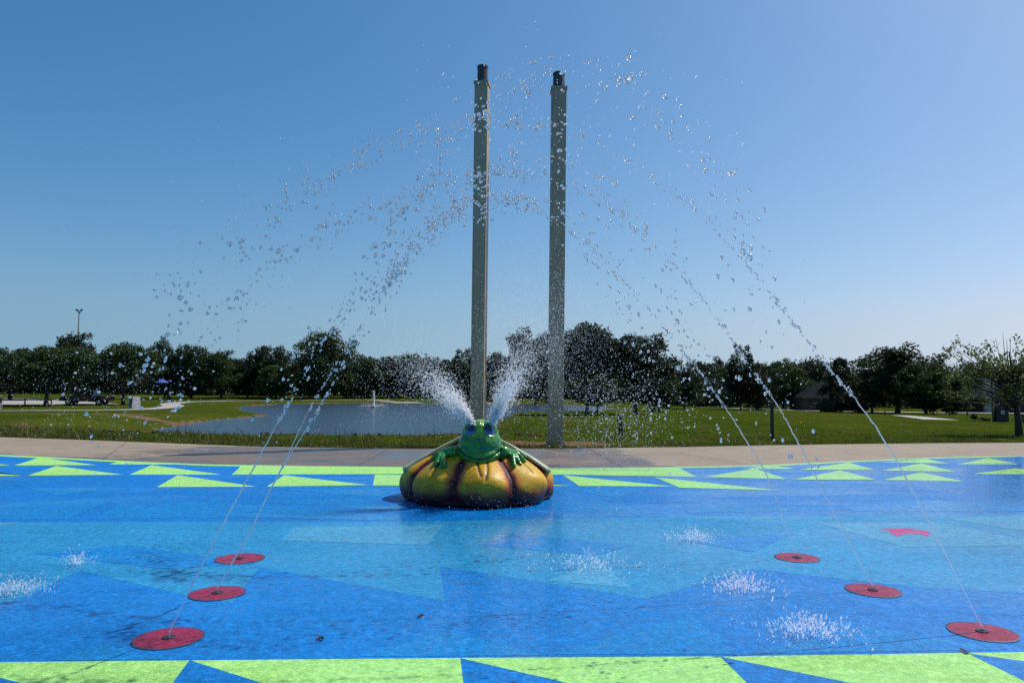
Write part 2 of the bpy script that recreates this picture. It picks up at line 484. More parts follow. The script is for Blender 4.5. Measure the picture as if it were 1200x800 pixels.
dirt = np.where((Y < 36) & (X < 3), np.exp(-((sd - 4.6) / 1.5) ** 2) * 0.66, np.exp(-((sd - 0.3) / 0.8) ** 2) * 0.5) * (sd > -6)
dirt = np.maximum(dirt, np.where(sd < -0.2, 0.9, 0))
# worn earth on the left bank, round the second pole and along the concrete edge
for (u, v, rx, ry, a) in ((105, 485, 8, 3.2, 0.75), (165, 489, 7, 2.6, 0.7), (640, 520, 2.4, 1.6, 0.85), (690, 520, 2.2, 1.2, 0.6), (560, 522, 2.2, 1.0, 0.6)):
    p = gp(u, v); dirt = np.maximum(dirt, a * np.exp(-(((X - p.x) / rx) ** 2 + ((Y - p.y) / ry) ** 2)))
dirt = np.maximum(dirt, 0.55 * np.exp(-((Y - conc_edge(X)) / 0.35) ** 2))
at = me.attributes.new('dirt', 'FLOAT', 'POINT'); at.data.foreach_set('value', dirt.ravel().astype(np.float32))
g = obj('ground', me, M['ground'], smooth=True); tag(g, kind='structure')

def poly_sheet(name, pts, mat, z, thick=0.0):
    bm = bmesh.new()
    vs = [bm.verts.new((p[0], p[1], z)) for p in pts]
    f = bm.faces.new(vs)
    if f.normal.z < 0: f.normal_flip()
    bm.normal_update()
    if f.normal.z < 0: bmesh.ops.reverse_faces(bm, faces=[f])
    if thick:
        r = bmesh.ops.extrude_face_region(bm, geom=[f])
        for v in [e for e in r['geom'] if isinstance(e, bmesh.types.BMVert)]: v.co.z = z
        for v in vs: v.co.z = z - thick
    bmesh.ops.triangulate(bm, faces=bm.faces)
    return obj(name, bm_mesh(bm, name), mat)

# concrete apron: strip grid between the pad edge and the grass, running under the pad too
xs = np.linspace(-33.5, 33.5, 160)
PX = np.array([p.x for p in pad_far_e]); PY = np.array([p.y for p in pad_far_e])
rows = []
for k in range(13):
    t = k / 12
    yn = np.interp(xs, PX, PY) - 0.3; yf = conc_edge(xs)
    rows.append(np.stack([xs, yn * (1 - t) + yf * t, np.full_like(xs, 0.0)], 1))
rows.insert(0, np.stack([xs, np.full_like(xs, -6.0), np.zeros_like(xs)], 1))
rows.append(rows[-1] * np.array([1, 1, 0]) + np.array([0, 0, -0.2]))
V = np.concatenate(rows); n = len(xs); m = len(rows)
idx = np.arange(n * m).reshape(m, n)
Fq = np.stack([idx[:-1, :-1].ravel(), idx[:-1, 1:].ravel(), idx[1:, 1:].ravel(), idx[1:, :-1].ravel()], 1)
me = np_mesh('concrete_apron', V, Fq)
wet = 0.9 * np.exp(-((V[:, 0] + 4.6) / 5.2) ** 2) * smoothstep(22.0, 18.6, V[:, 1]) + 0.5 * np.exp(-((V[:, 0] - 1.5) / 3.0) ** 2)
wet = np.maximum(wet, 0.6 * np.exp(-((V[:, 1] - np.interp(V[:, 0], PX, PY)) / 0.5) ** 2) * (V[:, 0] < 4))
at = me.attributes.new('wet', 'FLOAT', 'POINT'); at.data.foreach_set('value', wet.astype(np.float32))
tag(obj('concrete_apron', me, M['concrete']), kind='structure')

# control joints in the apron
bm = bmesh.new()
for u0, v0, u1, v1 in ((795, 530, 880, 545), (1032, 533.5, 1085, 537.5), (200, 528, 330, 531), (420, 545, 455, 526), (120, 538.5, 150, 517), (690, 526, 730, 547)):
    a, b = plane_pt(u0, v0), plane_pt(u1, v1); d = (b - a).normalized(); nrm = Vector((-d.y, d.x, 0)) * 0.006
    prev = None; k = 14
    for i in range(k + 1):
        p = a.lerp(b, i / k) + nrm * random.uniform(-3, 3)
        cur = (bm.verts.new(p - nrm + Vector((0, 0, 0.003))), bm.verts.new(p + nrm + Vector((0, 0, 0.003))))
        if prev: bm.faces.new((prev[0], cur[0], cur[1], prev[1]))
        prev = cur
bmesh.ops.recalc_face_normals(bm, faces=bm.faces)
tag(obj('concrete_joints', bm_mesh(bm, 'concrete_joints'), M['black']), kind='structure')

# rubber splash pad
pad_pts = [p for p in pad_far_e] + [Vector((26, -5, 0)), Vector((-26, -5, 0))]
tag(poly_sheet('splash_pad', pad_pts, M['pad_blue'], 0.012, 0.011), kind='structure')

def paint(name, polys, mat, z):
    bm = bmesh.new()
    for P in polys:
        vs = [bm.verts.new((p.x, p.y, z)) for p in P]
        f = bm.faces.new(vs); bm.normal_update()
        if f.normal.z < 0: f.normal_flip()
    bmesh.ops.triangulate(bm, faces=bm.faces)
    return tag(obj(name, bm_mesh(bm, name), mat), kind='structure')
def PT(*a): return [plane_pt(u, v) for u, v in a]

paint('light_blue_paint', [
    PT((-260, 613), (460, 612.5), (800, 606), (1500, 600), (1500, 712), (1080, 690), (880, 668), (758, 703), (515, 665), (521.7, 705.7), (304, 666), (272, 708),
       (222, 700), (94, 670), (20, 706), (-260, 745)),
], M['pad_light'], 0.0126)
paint('mid_blue_paint', [
    PT((112, 609), (141, 590), (262, 589), (262, 607)),
    PT((262, 607), (262, 590), (470, 604), (470, 611)),
    PT((-40, 600), (60, 584), (130, 586), (80, 609), (-40, 609)),
    PT((300, 588), (420, 584), (470, 600)),
    PT((655, 600), (700, 586), (780, 603)),
    PT((790, 602), (850, 588), (1000, 598)),
    PT((980, 600), (1060, 585), (1200, 590), (1300, 600)),
    PT((60, 776), (118, 757), (200, 774.5)),
    PT((420, 771), (520, 740), (640, 770)),
    PT((640, 769), (810, 722), (860, 768)),
    PT((880, 768), (1010, 735), (1180, 763)),
], M['pad_mid'], 0.0132)
paint('deep_blue_paint', [
    PT((40, 650), (150, 640), (300, 662), (190, 668)),
    PT((560, 640), (600, 626), (740, 640), (700, 652)),
    PT((655, 572.5), (760, 574), (720, 584)),
    PT((320, 574), (470, 572), (440, 583)),
    PT((30, 572), (120, 574), (70, 582)),
    PT((790, 633), (930, 626), (880, 648)),
], M['pad_mid'], 0.0138)
paint('pale_blue_paint', [
    PT((956, 613), (1098, 613), (1230, 640), (1060, 642)),
    PT((-20, 620), (-20, 613.5), (22, 613.5)),
    PT((345, 619), (520, 616), (500, 640), (330, 634)),
    PT((1110, 608), (1210, 604), (1300, 625), (1190, 622)),
    PT((700, 660), (740, 690), (640, 682)),
], M['pad_pale'], 0.0138)
lime = [
    PT((16.5, 546), (46.6, 536.6), (113, 545.5)), PT((32.5, 558), (66, 546.6), (144, 556.8)), PT((151.7, 556.8), (177.7, 545.5), (260, 556.8)),
    PT((184, 571.5), (208, 557.4), (301, 571)), PT((-60, 546), (-60, 551), (26, 558), (-60, 559)), PT((-30, 541), (12, 545.8), (-30, 546)),
    PT((127, 544.7), (140, 541.4), (215, 544.8)), PT((271.4, 556.8), (283.3, 546), (480, 548.2), (600, 549.3), (600, 556.7), (475, 556)),
    PT((312.6, 571), (333, 557.4), (431.8, 569)), PT((439.3, 556.8), (437, 569.5), (520, 570), (500, 557.4)),
    PT((600, 549.3), (797, 549.3), (817, 559.5), (655, 556.7), (600, 556.7)), PT((660, 557.4), (678.7, 570), (790, 570.7)), PT((767, 559.5), (796, 572), (915, 575.5)),
    PT((825, 559.5), (885, 549.5), (922, 562)), PT((600, 567), (672, 569.8), (600, 570)),
    PT((936, 551), (995, 542.5), (1025, 551)), PT((930, 562.5), (985, 551.6), (1026, 562.5)), PT((1032.5, 552), (1080, 543.3), (1120, 553.3)),
    PT((1035, 562.8), (1080, 554), (1130, 564.8)), PT((1030, 542), (1087, 538.5), (1112, 543.5)), PT((1122, 544.5), (1157.5, 537.2), (1195, 544.5)),
    PT((870, 550), (905, 545.8), (932, 550)), PT((1140, 556), (1190, 549), (1240, 556)),
]
paint('lime_green_paint', lime, M['pad_lime'], 0.0150)
# thin lime line along the pad edge
edge = []
for a, b in zip(pad_far_e[:-1], pad_far_e[1:]):
    o1 = Vector((0, -0.04, 0)); o2 = Vector((0, -0.30, 0))
    edge.append([a + o1, b + o1, b + o2, a + o2])
paint('lime_edge_line', edge, M['pad_lime'], 0.0144)
# lime border at the front, with blue triangles on it
front = [plane_pt(-200, 780), plane_pt(0, 778), plane_pt(540, 773), plane_pt(860, 771), plane_pt(1200, 766), plane_pt(1500, 761)]
band = front + [p + Vector((0, -0.85, 0)) for p in reversed(front)]
paint('lime_border_paint', [band], M['pad_lime'], 0.0132)
tri = []
for ap, l, r in (((222, 775.6), (204, 800), (292, 798)), ((539.5, 773.2), (542.7, 800), (645, 798)), ((844, 771.5), (872, 799), (980, 799)), ((1134, 767.5), (1192, 796), (1230, 781)),
                 ((-70, 779), (-100, 800), (10, 799))):
    a, b, c = plane_pt(*ap), plane_pt(*l), plane_pt(*r)
    tri.append([a, a + (b - a) * 2.6, a + (c - a) * 2.6])
paint('front_triangle_paint', tri, M['pad_blue'], 0.0138)
# pink inlaid sea creature outline
pk = [(1026, 624.6), (1042, 625.2), (1046, 627.0), (1052, 629.4), (1056, 629.0), (1057, 626.9), (1064, 626.2), (1074, 626.6), (1081, 627.2), (1084, 629.4), (1088, 629.0),
      (1089, 626.4), (1092, 625.4), (1087, 623.4), (1076, 621.6), (1062, 620.6), (1050, 620.0), (1044, 620.6), (1028, 620.2), (1043, 622.2), (1043, 623.6)]
paint('pink_inlay_paint', [PT(*pk)], M['pad_pink'], 0.0150)

# ------------------------------------------------------------------ pond
bm = bmesh.new()
grow = []
cen = PP.mean(0)
vs = [bm.verts.new((p[0], p[1], WL)) for p in PP]
f = bm.faces.new(vs); bm.normal_update()
if f.normal.z < 0: f.normal_flip()
bmesh.ops.inset_region  # noqa
r = bmesh.ops.extrude_edge_only(bm, edges=list(bm.edges))
nv = [e for e in r['geom'] if isinstance(e, bmesh.types.BMVert)]
for v in nv:
    p = Vector((v.co.x, v.co.y)); d = Vector((p.x - cen[0], p.y - cen[1])); d.normalize(); v.co.x += d.x * 1.2; v.co.y += d.y * 1.2
bmesh.ops.triangulate(bm, faces=bm.faces)
bmesh.ops.recalc_face_normals(bm, faces=bm.faces)
if sum(f.normal.z * f.calc_area() for f in bm.faces) < 0: bmesh.ops.reverse_faces(bm, faces=bm.faces)
tag(obj('pond_water', bm_mesh(bm, 'pond_water'), M['pond']), kind='structure')

# ------------------------------------------------------------------ paths and roads
def strip(name, pts, width, mat, lift=0.05):
    P = [Vector(p) for p in pts]; Q = []
    for i in range(len(P) - 1):
        p0 = P[max(i - 1, 0)]; p1 = P[i]; p2 = P[i + 1]; p3 = P[min(i + 2, len(P) - 1)]
        for k in range(10):
            t = k / 10
            Q.append(0.5 * ((2 * p1) + (p2 - p0) * t + (2 * p0 - 5 * p1 + 4 * p2 - p3) * t * t + (3 * p1 - p0 - 3 * p2 + p3) * t ** 3))
    Q.append(P[-1])
    Vv = []; Fv = []
    for i, p in enumerate(Q):
        t = Q[min(i + 1, len(Q) - 1)] - Q[max(i - 1, 0)]; t.z = 0; t.normalize(); nn = Vector((-t.y, t.x, 0))
        w = width[0] + (width[1] - width[0]) * i / (len(Q) - 1) if isinstance(width, tuple) else width
        for s in (-0.5, 0, 0.5):
            q = p + nn * w * s; Vv.append((q.x, q.y, float(terrain_z(q.x, q.y)) + lift))
    for i in range(len(Q) - 1):
        for s in (0, 1):
            a = i * 3 + s; Fv.append((a, a + 1, a + 4, a + 3))
    me = np_mesh(name, np.array(Vv), np.array(Fv))
    if sum(p.normal.z for p in me.polygons) < 0: me.flip_normals()
    return tag(obj(name, me, mat), kind='structure')

strip('foot_path', [gp(u, v) for u, v in ((-60, 482.2), (0, 481.6), (90, 481), (150, 480.3), (186, 478.6), (203, 476), (200, 473.2), (225, 471), (270, 469.8))], 2.6, M['paving'])
pf = [gp(270, 469.8), gp(330, 469.0), gp(400, 468.6)]
strip('pond_path', pf + [Vector((pf[-1].x + k * 14, pf[-1].y + 3 * k, 0)) for k in (1, 2)], (1.6, 0.7), M['paving'])
strip('park_road', [Vector((-75, 176, 0)), Vector((-40, 178, 0)), Vector((0, 178, 0)), Vector((40, 176, 0))], 2.5, M['asphalt'])
a = gp(640, 482)
rp = [gp(860, 478.5), gp(930, 480.5), gp(1000, 482.4), (gp(1100, 483.4)), gp(1200, 484.4), gp(1290, 485)]
strip('street_road', rp, 5.0, M['paving'])
strip('short_path', [gp(1054, 487), gp(1075, 489.2), gp(1103, 492.5)], (1.6, 2.2), M['paving'])
# parking lot
pl = [gp(-80, 467.5), gp(0, 467), gp(45, 467.5), gp(72, 469.8), gp(118, 471.5), gp(140, 473.8), gp(76, 473.8), gp(0, 474.2), gp(-80, 474.6)]
bm = bmesh.new()
f = bm.faces.new([bm.verts.new((p.x, p.y, p.z + 0.05)) for p in pl]); bm.normal_update()
if f.normal.z < 0: f.normal_flip()
bmesh.ops.triangulate(bm, faces=bm.faces)
tag(obj('parking_lot', bm_mesh(bm, 'parking_lot'), M['paving']), kind='structure')

# ------------------------------------------------------------------ grass blades
def blades(name, pts, hmin, hmax, wid, mat):
    n = len(pts)
    a = RNG.uniform(0, 2 * math.pi, n); h = RNG.uniform(hmin, hmax, n) ; lean = RNG.normal(0, 0.45, (n, 2)) * h[:, None]
    dx = np.stack([np.cos(a), np.sin(a), np.zeros(n)], 1) * wid[:, None]
    mid = pts + np.concatenate([lean * 0.35, (h * 0.6)[:, None]], 1)
    tip = pts + np.concatenate([lean, h[:, None]], 1)
    V = np.stack([pts - dx, pts + dx, mid + dx * 0.7, mid - dx * 0.7, tip], 1).reshape(-1, 3)
    b = (np.arange(n) * 5)[:, None]
    T = np.concatenate([b + [0, 1, 2], b + [0, 2, 3], b + [3, 2, 4]])
    return obj(name, np_mesh(name, V, T), mat)
n = 90000
gx = RNG.uniform(-24, 25, n); off = RNG.exponential(2.0, n) * np.where(gx > 2, 1.3, 1.0)
gy = conc_edge(gx) + off - 0.05
clump = np.array([mnoise.noise(Vector((x * 0.9, y * 0.9, 0.3))) for x, y in zip(gx, gy)])
keep = (pond_sd(gx, gy) > 0.5) & (clump + RNG.uniform(-0.45, 0.45, n) > -0.32)
soil = np.zeros(n)
for (u, v, rx, ry) in ((640, 520, 2.0, 1.3), (690, 520, 2.0, 1.0), (560, 522, 2.0, 0.8)):
    p = gp(u, v); soil = np.maximum(soil, np.exp(-(((gx - p.x) / rx) ** 2 + ((gy - p.y) / ry) ** 2)))
keep &= soil < RNG.uniform(0.15, 0.9, n)
gx, gy, clump, off = gx[keep], gy[keep], clump[keep], off[keep]
hs = np.where(gx < 1.5, 0.75, 0.42) * (0.6 + 1.0 * np.clip(clump + 0.3, 0, 1))
pts = np.stack([gx, gy, terrain_z(gx, gy) - 0.02], 1)
tall = RNG.random(len(pts)) < np.where(gx < 2, 0.07, 0.02)
hs = np.where(tall, hs * RNG.uniform(1.5, 2.6, len(pts)), hs)
o = blades('grass', pts, 0.06 * hs, 0.24 * hs, RNG.uniform(0.006, 0.014, len(pts)), M['blade'])
tag(o, 'rough green and yellow grass growing along the far edge of the concrete', 'grass', kind='stuff')

# clods of earth on the pond's near bank
n = 520
cx = RNG.uniform(-17, 2.0, n); cy = RNG.normal(27.6, 0.6, n)
keep = np.array([mnoise.noise(Vector((x * 0.7, 3.3, 0))) > -0.15 for x in cx])
cx, cy = cx[keep], cy[keep]
V, Fc = balls(np.stack([cx, cy, terrain_z(cx, cy) + 0.03], 1), 0.012 + 0.075 * RNG.beta(1, 3, len(cx)), 1, 0.6)
tag(obj('soil_clods', np_mesh('soil_clods', V, Fc), simple('soil', (0.045, 0.026, 0.017), 0.95, 0, 0.3)), 'brown clods of earth along the near bank of the pond', 'soil', kind='stuff')

# ------------------------------------------------------------------ trees
def leaf_quads(P, size, flat=0.0):
    n = len(P)
    a = RNG.normal(0, 1, (n, 3)); a /= np.linalg.norm(a, axis=1, keepdims=True)
    b = RNG.normal(0, 1, (n, 3)); b -= a * (a * b).sum(1, keepdims=True); b /= np.linalg.norm(b, axis=1, keepdims=True)
    s = size[:, None]
    a = a * s; b = b * s * RNG.uniform(0.5, 0.8, (n, 1))
    V = np.stack([P - a, P + b * 0.9 - a * 0.1, P + a, P - b * 0.9 + a * 0.1], 1).reshape(-1, 3)
    Fq = np.arange(n * 4).reshape(n, 4)
    return V, Fq

def clump_leaves(C, rad, per, size, rng=RNG):
    P = []
    for c, r, k in zip(C, rad, per):
        d = rng.normal(0, 1, (k, 3)); d /= np.linalg.norm(d, axis=1, keepdims=True)
        rr_ = r * rng.uniform(0.15, 1, (k, 1)) ** 0.5
        rr_ *= 1 + 0.25 * np.sin(d[:, :1] * 5 + d[:, 1:2] * 4 + c[0] * 9)
        P.append(c + d * rr_ * np.array([1, 1, 0.8]))
    P = np.concatenate(P)
    return leaf_quads(P, rng.uniform(0.6, 1.25, len(P)) * size)

def tree_meshes(kind, seed):
    """unit tree: height 1, crown width 1 (scaled when placed)"""
    rng = np.random.default_rng(seed)
    C = []; rad = []; per = []
    SH = {'round': (0.49, 0.44, 0.47, 0.15), 'broad': (0.48, 0.46, 0.45, 0.2), 'parkland': (0.62, 0.46, 0.35, 0.8), 'tall': (0.50, 0.44, 0.48, 0.1), 'bush': (0.45, 0.46, 0.50, 0.6)}
    def add(x, y, z, r):
        C.append(np.array([x, y, z])); rad.append(r); per.append(0)
    if kind == 'cone':
        for _ in range(60):
            z = rng.uniform(0.03, 0.97); w = 0.46 * (1 - z) ** 0.75
            a = rng.uniform(0, 6.28); q = rng.uniform(0.2, 1) ** 0.5
            add(math.cos(a) * w * q, math.sin(a) * w * q, z, 0.04 + 0.10 * (1 - z))
    else:
        zc, sx, sz, flat = SH[kind]
        ph = rng.uniform(0, 6.28, 6)
        def rad_k(d):          # uneven outline: a few big limbs push out, bays cut in
            return 0.86 + 0.16 * math.sin(3 * math.atan2(d[1], d[0]) + ph[0]) * (1 - abs(d[2])) + 0.13 * math.sin(4.3 * d[2] + 2 * d[0] + ph[1]) + 0.08 * math.sin(7 * d[0] + 5 * d[1] + ph[2])
        for _ in range(16):     # inner mass
            d = rng.normal(0, 1, 3); d /= np.linalg.norm(d); q = rng.uniform(0, 0.62) * rad_k(d)
            add(d[0] * sx * q, d[1] * sx * q, zc + d[2] * sz * q, rng.uniform(0.13, 0.20))
        for _ in range(84):     # boughs round the outside
            d = rng.normal(0, 1, 3); d /= np.linalg.norm(d)
            if d[2] < -0.55 and rng.random() < flat: continue
            q = rad_k(d) * rng.uniform(0.74, 0.98)
            if d[2] < 0: q *= 1 + 0.25 * d[2] * flat
            add(d[0] * sx * q, d[1] * sx * q, zc + d[2] * sz * q, rng.uniform(0.055, 0.105))
        top_ = max(c[2] + 0.7 * r for c, r in zip(C, rad))
        for c in C: c[2] *= 0.985 / top_
    per = [int(17000 * (r / 0.1) ** 2 / sum((q / 0.1) ** 2 for q in rad)) for r in rad]
    V, Fq = clump_leaves(C, rad, per, 0.0165, rng)
    crown = np_mesh(kind + '_crown', V, Fq)
    parts = []
    k = 0.020
    pts = [(0, 0, -0.02), (0.004, 0, 0.1), (-0.006, 0.004, 0.25), (0.004, 0, 0.40), (0, 0, 0.55)]
    parts.append(tube_geo(pts, [k * 1.5, k, k * 0.85, k * 0.6, k * 0.15], 8))
    for c in C[::4]:
        s = Vector((0, 0, max(0.12, c[2] * 0.55))); e = Vector(c); m = s.lerp(e, 0.5) + Vector((0, 0, -0.03))
        parts.append(tube_geo([s, m, e], [k * 0.45, k * 0.28, k * 0.08], 5))
    trunk = np_mesh(kind + '_trunk', *cat_geo(parts))
    return trunk, crown

TREE = {}
for kind, seeds in (('round', (1, 2, 3)), ('broad', (11, 12, 13)), ('parkland', (15, 16)), ('tall', (21, 22, 23)), ('cone', (31,)), ('bush', (41, 42))):
    TREE[kind] = [tree_meshes(kind, s) for s in seeds]
TC = [0]
def tree(kind, u, base, top, w, mat, label, group='trees around the park', name=None, back=0.0, cat='tree'):
    p = gp(u, base)
    if back: p = Vector((p.x * (1 + back / p.y), p.y + back, 0)); p.z = float(terrain_z(p.x, p.y))
    top_pt = depth_pt(u, top, p.y)
    H = top_pt.z - p.z; W = 1.10 * w / ppm(p)
    i = TC[0]; TC[0] += 1
    t, c = TREE[kind][i % len(TREE[kind])]
    root = empty(name or {'round': 'shade_tree', 'broad': 'broad_tree', 'parkland': 'shade_tree', 'tall': 'tall_tree', 'cone': 'cedar_tree', 'bush': 'shrub'}[kind], p, random.uniform(0, 6.28), label, cat, group)
    for nm, me, mt in (('trunk', t, M['bark']), ('crown', c, M[mat])):
        o = bpy.data.objects.new(nm, me); COL.objects.link(o); o.parent = root
        if not me.materials: me.materials.append(mt)
        o.material_slots[0].link = 'OBJECT'; o.material_slots[0].material = mt
        o.scale = (W, W, H)
    return root

LT = 'trees beyond the parking lot and lawn on the left'
tree('broad', 12, 469, 406, 95, 'leaf_dark', 'dark broad tree at the left edge of the photo behind the parking lot', LT)
tree('round', 87, 468, 387, 74, 'leaf_dark', 'tall dark round tree with the twin floodlight pole rising through it', LT)
tree('parkland', 54, 475.5, 403, 104, 'leaf', 'mid green spreading tree with a bare dark trunk in front of the parking lot', LT)
tree('parkland', 144, 474, 399, 80, 'leaf', 'round tree standing between the pickup truck and the tapered marker', LT)
tree('tall', 116, 467, 412, 44, 'leaf_dark', 'low dark tree directly behind the pickup truck', LT)
PT_ = 'trees in the row behind the pond'
tree('tall', 193, 466.5, 393, 46, 'leaf_dark', 'tall narrow tree rising directly behind the blue shade umbrella', PT_)
tree('round', 224, 466.5, 402, 50, 'leaf', 'dark tree just right of the tall narrow one by the blue umbrella', PT_)
tree('round', 259, 466.5, 408, 56, 'leaf', 'rounded tree behind the bend of the footpath', PT_)
tree('tall', 290, 465.5, 410, 50, 'leaf_dark', 'dark tree behind the grassy tip of the peninsula', PT_)
tree('round', 318, 465.5, 403, 58, 'leaf_dark', 'dark rounded tree behind the bright green shrub by the pond', PT_)
tree('bush', 323, 466.8, 426, 50, 'leaf_bright', 'bright green bushy shrub at the far side of the pond', PT_, name='large_shrub', cat='shrub')
tree('broad', 379, 466.8, 383, 84, 'leaf', 'tallest tree behind the pond, standing high above its row', PT_)
tree('bush', 362, 467.0, 436, 40, 'leaf_bright', 'small yellow green bush under the tallest tree behind the pond', PT_, name='small_shrub', cat='shrub')
tree('round', 428, 466, 413, 60, 'leaf', 'medium tree directly behind the pond fountain', PT_)
tree('bush', 412, 466.6, 436, 44, 'leaf_bright', 'low pale bush left of the pond fountain', PT_, name='small_shrub', cat='shrub')
tree('tall', 456, 465.5, 415, 50, 'leaf_dark', 'dark tree just right of the pond fountain', PT_)
tree('broad', 484, 465.5, 417, 62, 'leaf', 'flat topped tree behind the left water spray of the frog', PT_)
tree('round', 516, 465.5, 417, 54, 'leaf_dark', 'round dark tree left of the nearer tall pole behind the pond', PT_)
tree('tall', 545, 465.5, 406, 40, 'leaf', 'slim tree whose top shows at the left side of the nearer tall pole', PT_)
tree('round', 588, 466.5, 411, 62, 'leaf', 'green tree behind the pond between the two tall poles', PT_)
CT = 'big trees on the lawn right of the second pole'
tree('broad', 628, 478, 382, 92, 'leaf_dark', 'big dark tree half hidden by the second tall pole', CT)
tree('parkland', 688, 485.5, 375, 98, 'leaf_dark', 'large dark tree with a visible trunk just right of the second tall pole', CT)
tree('parkland', 745, 485.0, 389, 100, 'leaf_dark', 'large dark tree overlapping the right side of the biggest lawn tree', CT)
tree('bush', 700, 482.5, 440, 60, 'leaf_dark', 'dark undergrowth shrub between the two big lawn trees', CT, name='large_shrub', cat='shrub')
tree('bush', 772, 482.0, 430, 60, 'leaf_dark', 'dark low shrub at the right foot of the big lawn trees', CT, name='large_shrub', cat='shrub')
RT = 'trees in front of the houses on the right'
tree('round', 802, 479, 428, 46, 'leaf_dark', 'small dark tree left of the hip roofed house nearest the poles', RT)
tree('tall', 840, 474, 416, 48, 'leaf_dark', 'dark tree rising behind the hip roofed house nearest the poles', RT, back=60)
tree('tall', 868, 479.5, 400, 40, 'leaf_dark', 'narrow tree with a pointed top right of the house nearest the poles', RT)
tree('broad', 888, 480, 424, 60, 'leaf_dark', 'dark spreading tree behind the black post on the lawn', RT)
tree('round', 918, 479, 418, 66, 'leaf', 'green round tree above the left end of the middle house', RT)
tree('round', 950, 478, 423, 52, 'leaf_dark', 'dark tree behind the roof of the middle house', RT, back=40)
tree('cone', 986, 482.5, 417, 58, 'leaf_dark', 'dark conical cedar in front of the middle house', RT)
tree('broad', 1052, 484.0, 401, 116, 'leaf_dark', 'widest tree on the right, with a broken bare branch at its top', RT)
tree('round', 1085, 485.0, 423, 74, 'leaf', 'paler green tree in front of the widest tree on the right', RT)
tree('round', 1022, 483.0, 430, 52, 'leaf', 'green tree between the dark cedar and the widest tree', RT)
tree('round', 1112, 482.0, 428, 52, 'leaf_dark', 'dark tree right of the widest tree, left of the house with a chimney', RT)
tree('bush', 1116, 485.5, 456, 52, 'leaf', 'grey green bush beside the chimney of the far right house', RT, name='large_shrub', cat='shrub')
tree('tall', 1160, 478.0, 428, 60, 'leaf_dark', 'dark tree behind the roof of the house with a chimney', RT, back=45)
tree('broad', 1205, 481.0, 432, 80, 'leaf_dark', 'dark tree at the right edge of the photo behind the sparse young tree', RT, back=30)
tree('bush', 1142, 493.0, 483.5, 10, 'leaf_dark', 'small round dark shrub left of the noticeboard', RT, name='small_shrub', cat='shrub')
tree('bush', 1155, 493.3, 488.0, 16, 'leaf_dark', 'low dark shrub just left of the noticeboard posts', RT, name='small_shrub', cat='shrub')

# sparse young tree at the right edge
p = gp(1194, 510.5)
root = empty('young_tree', p, 0, 'sparse young tree with open leaves and bare twigs at the right edge of the lawn', 'tree')
rng = np.random.default_rng(5)
sc = 1 / ppm(p)
parts = [tube_geo([(0, 0, -0.05), (0.0, 0, 0.5), (-0.05, 0.03, 1.3), (-0.1, 0, 2.2), (-0.25, 0.05, 3.4)], [0.15, 0.125, 0.10, 0.07, 0.02], 10)]
tips = []
for i in range(24):
    h0 = rng.uniform(0.9, 2.8); a = rng.uniform(0, 6.28)
    L = rng.uniform(0.9, 2.0); up = rng.uniform(0.2, 1.1)
    s = Vector((-0.1, 0.02, h0)); d = Vector((math.cos(a) * 1.0 - 0.3, math.sin(a) * 0.8, up)).normalized()
    e = s + d * L; m = s.lerp(e, 0.5) + Vector((0, 0, -0.08))
    parts.append(tube_geo([s, m, e], [0.035, 0.02, 0.008], 6)); tips += [(m, 0.3), (e, 0.8)]
    for _ in range(4):
        b = s.lerp(e, rng.uniform(0.35, 0.95)); q = b + Vector(rng.normal(0, 0.32, 3)) + Vector((0, 0, 0.15))
        parts.append(tube_geo([b, q], [0.010, 0.004], 5)); tips.append((q, 0.8))
for (dx, h) in ((-0.75, 3.95), (-0.45, 4.2), (-0.3, 3.9), (-1.0, 3.7), (-0.15, 4.0)):
    parts.append(tube_geo([(-0.25, 0.03, 2.4), (dx * 0.7 - 0.1, 0.05, 3.1), (dx, 0.1, h)], [0.03, 0.018, 0.005], 5))
P = []
for q, k in tips:
    n = int(11 * k); P.append(np.array(q[:]) + RNG.normal(0, 0.13, (n, 3)))
limbs = []
# open spray of leaf bunches reaching up to the left
for i in range(60):
    c = np.array([rng.uniform(-2.7, 0.5), rng.uniform(-0.9, 0.9), 0]); c[2] = rng.uniform(1.7, 3.9 - 0.15 * abs(c[0] + 1.2) ** 2)
    P.append(c + RNG.normal(0, 0.10, (rng.integers(8, 22), 3)))
    s0 = Vector((-0.1 + 0.1 * c[0], 0.02, 0.9 + 0.45 * (c[2] - 1.2))); e0 = Vector(c); m0 = s0.lerp(e0, 0.5) + Vector((0, 0, -0.12 * rng.uniform(0, 1)))
    limbs.append(tube_geo([s0, m0, e0], [0.024, 0.014, 0.005], 5))
    for f_ in (0.55, 0.75):
        P.append(np.array(m0.lerp(e0, f_)[:]) + RNG.normal(0, 0.11, (rng.integers(3, 9), 3)))
obj('trunk', np_mesh('young_trunk', *cat_geo(parts + limbs)), M['bark'], root)
P = np.concatenate(P); P = P[P[:, 2] < 4.3]
V, Fq = leaf_quads(P, RNG.uniform(0.04, 0.085, len(P)))
obj('crown', np_mesh('young_crown', V, Fq), M['leaf_sparse'], root)

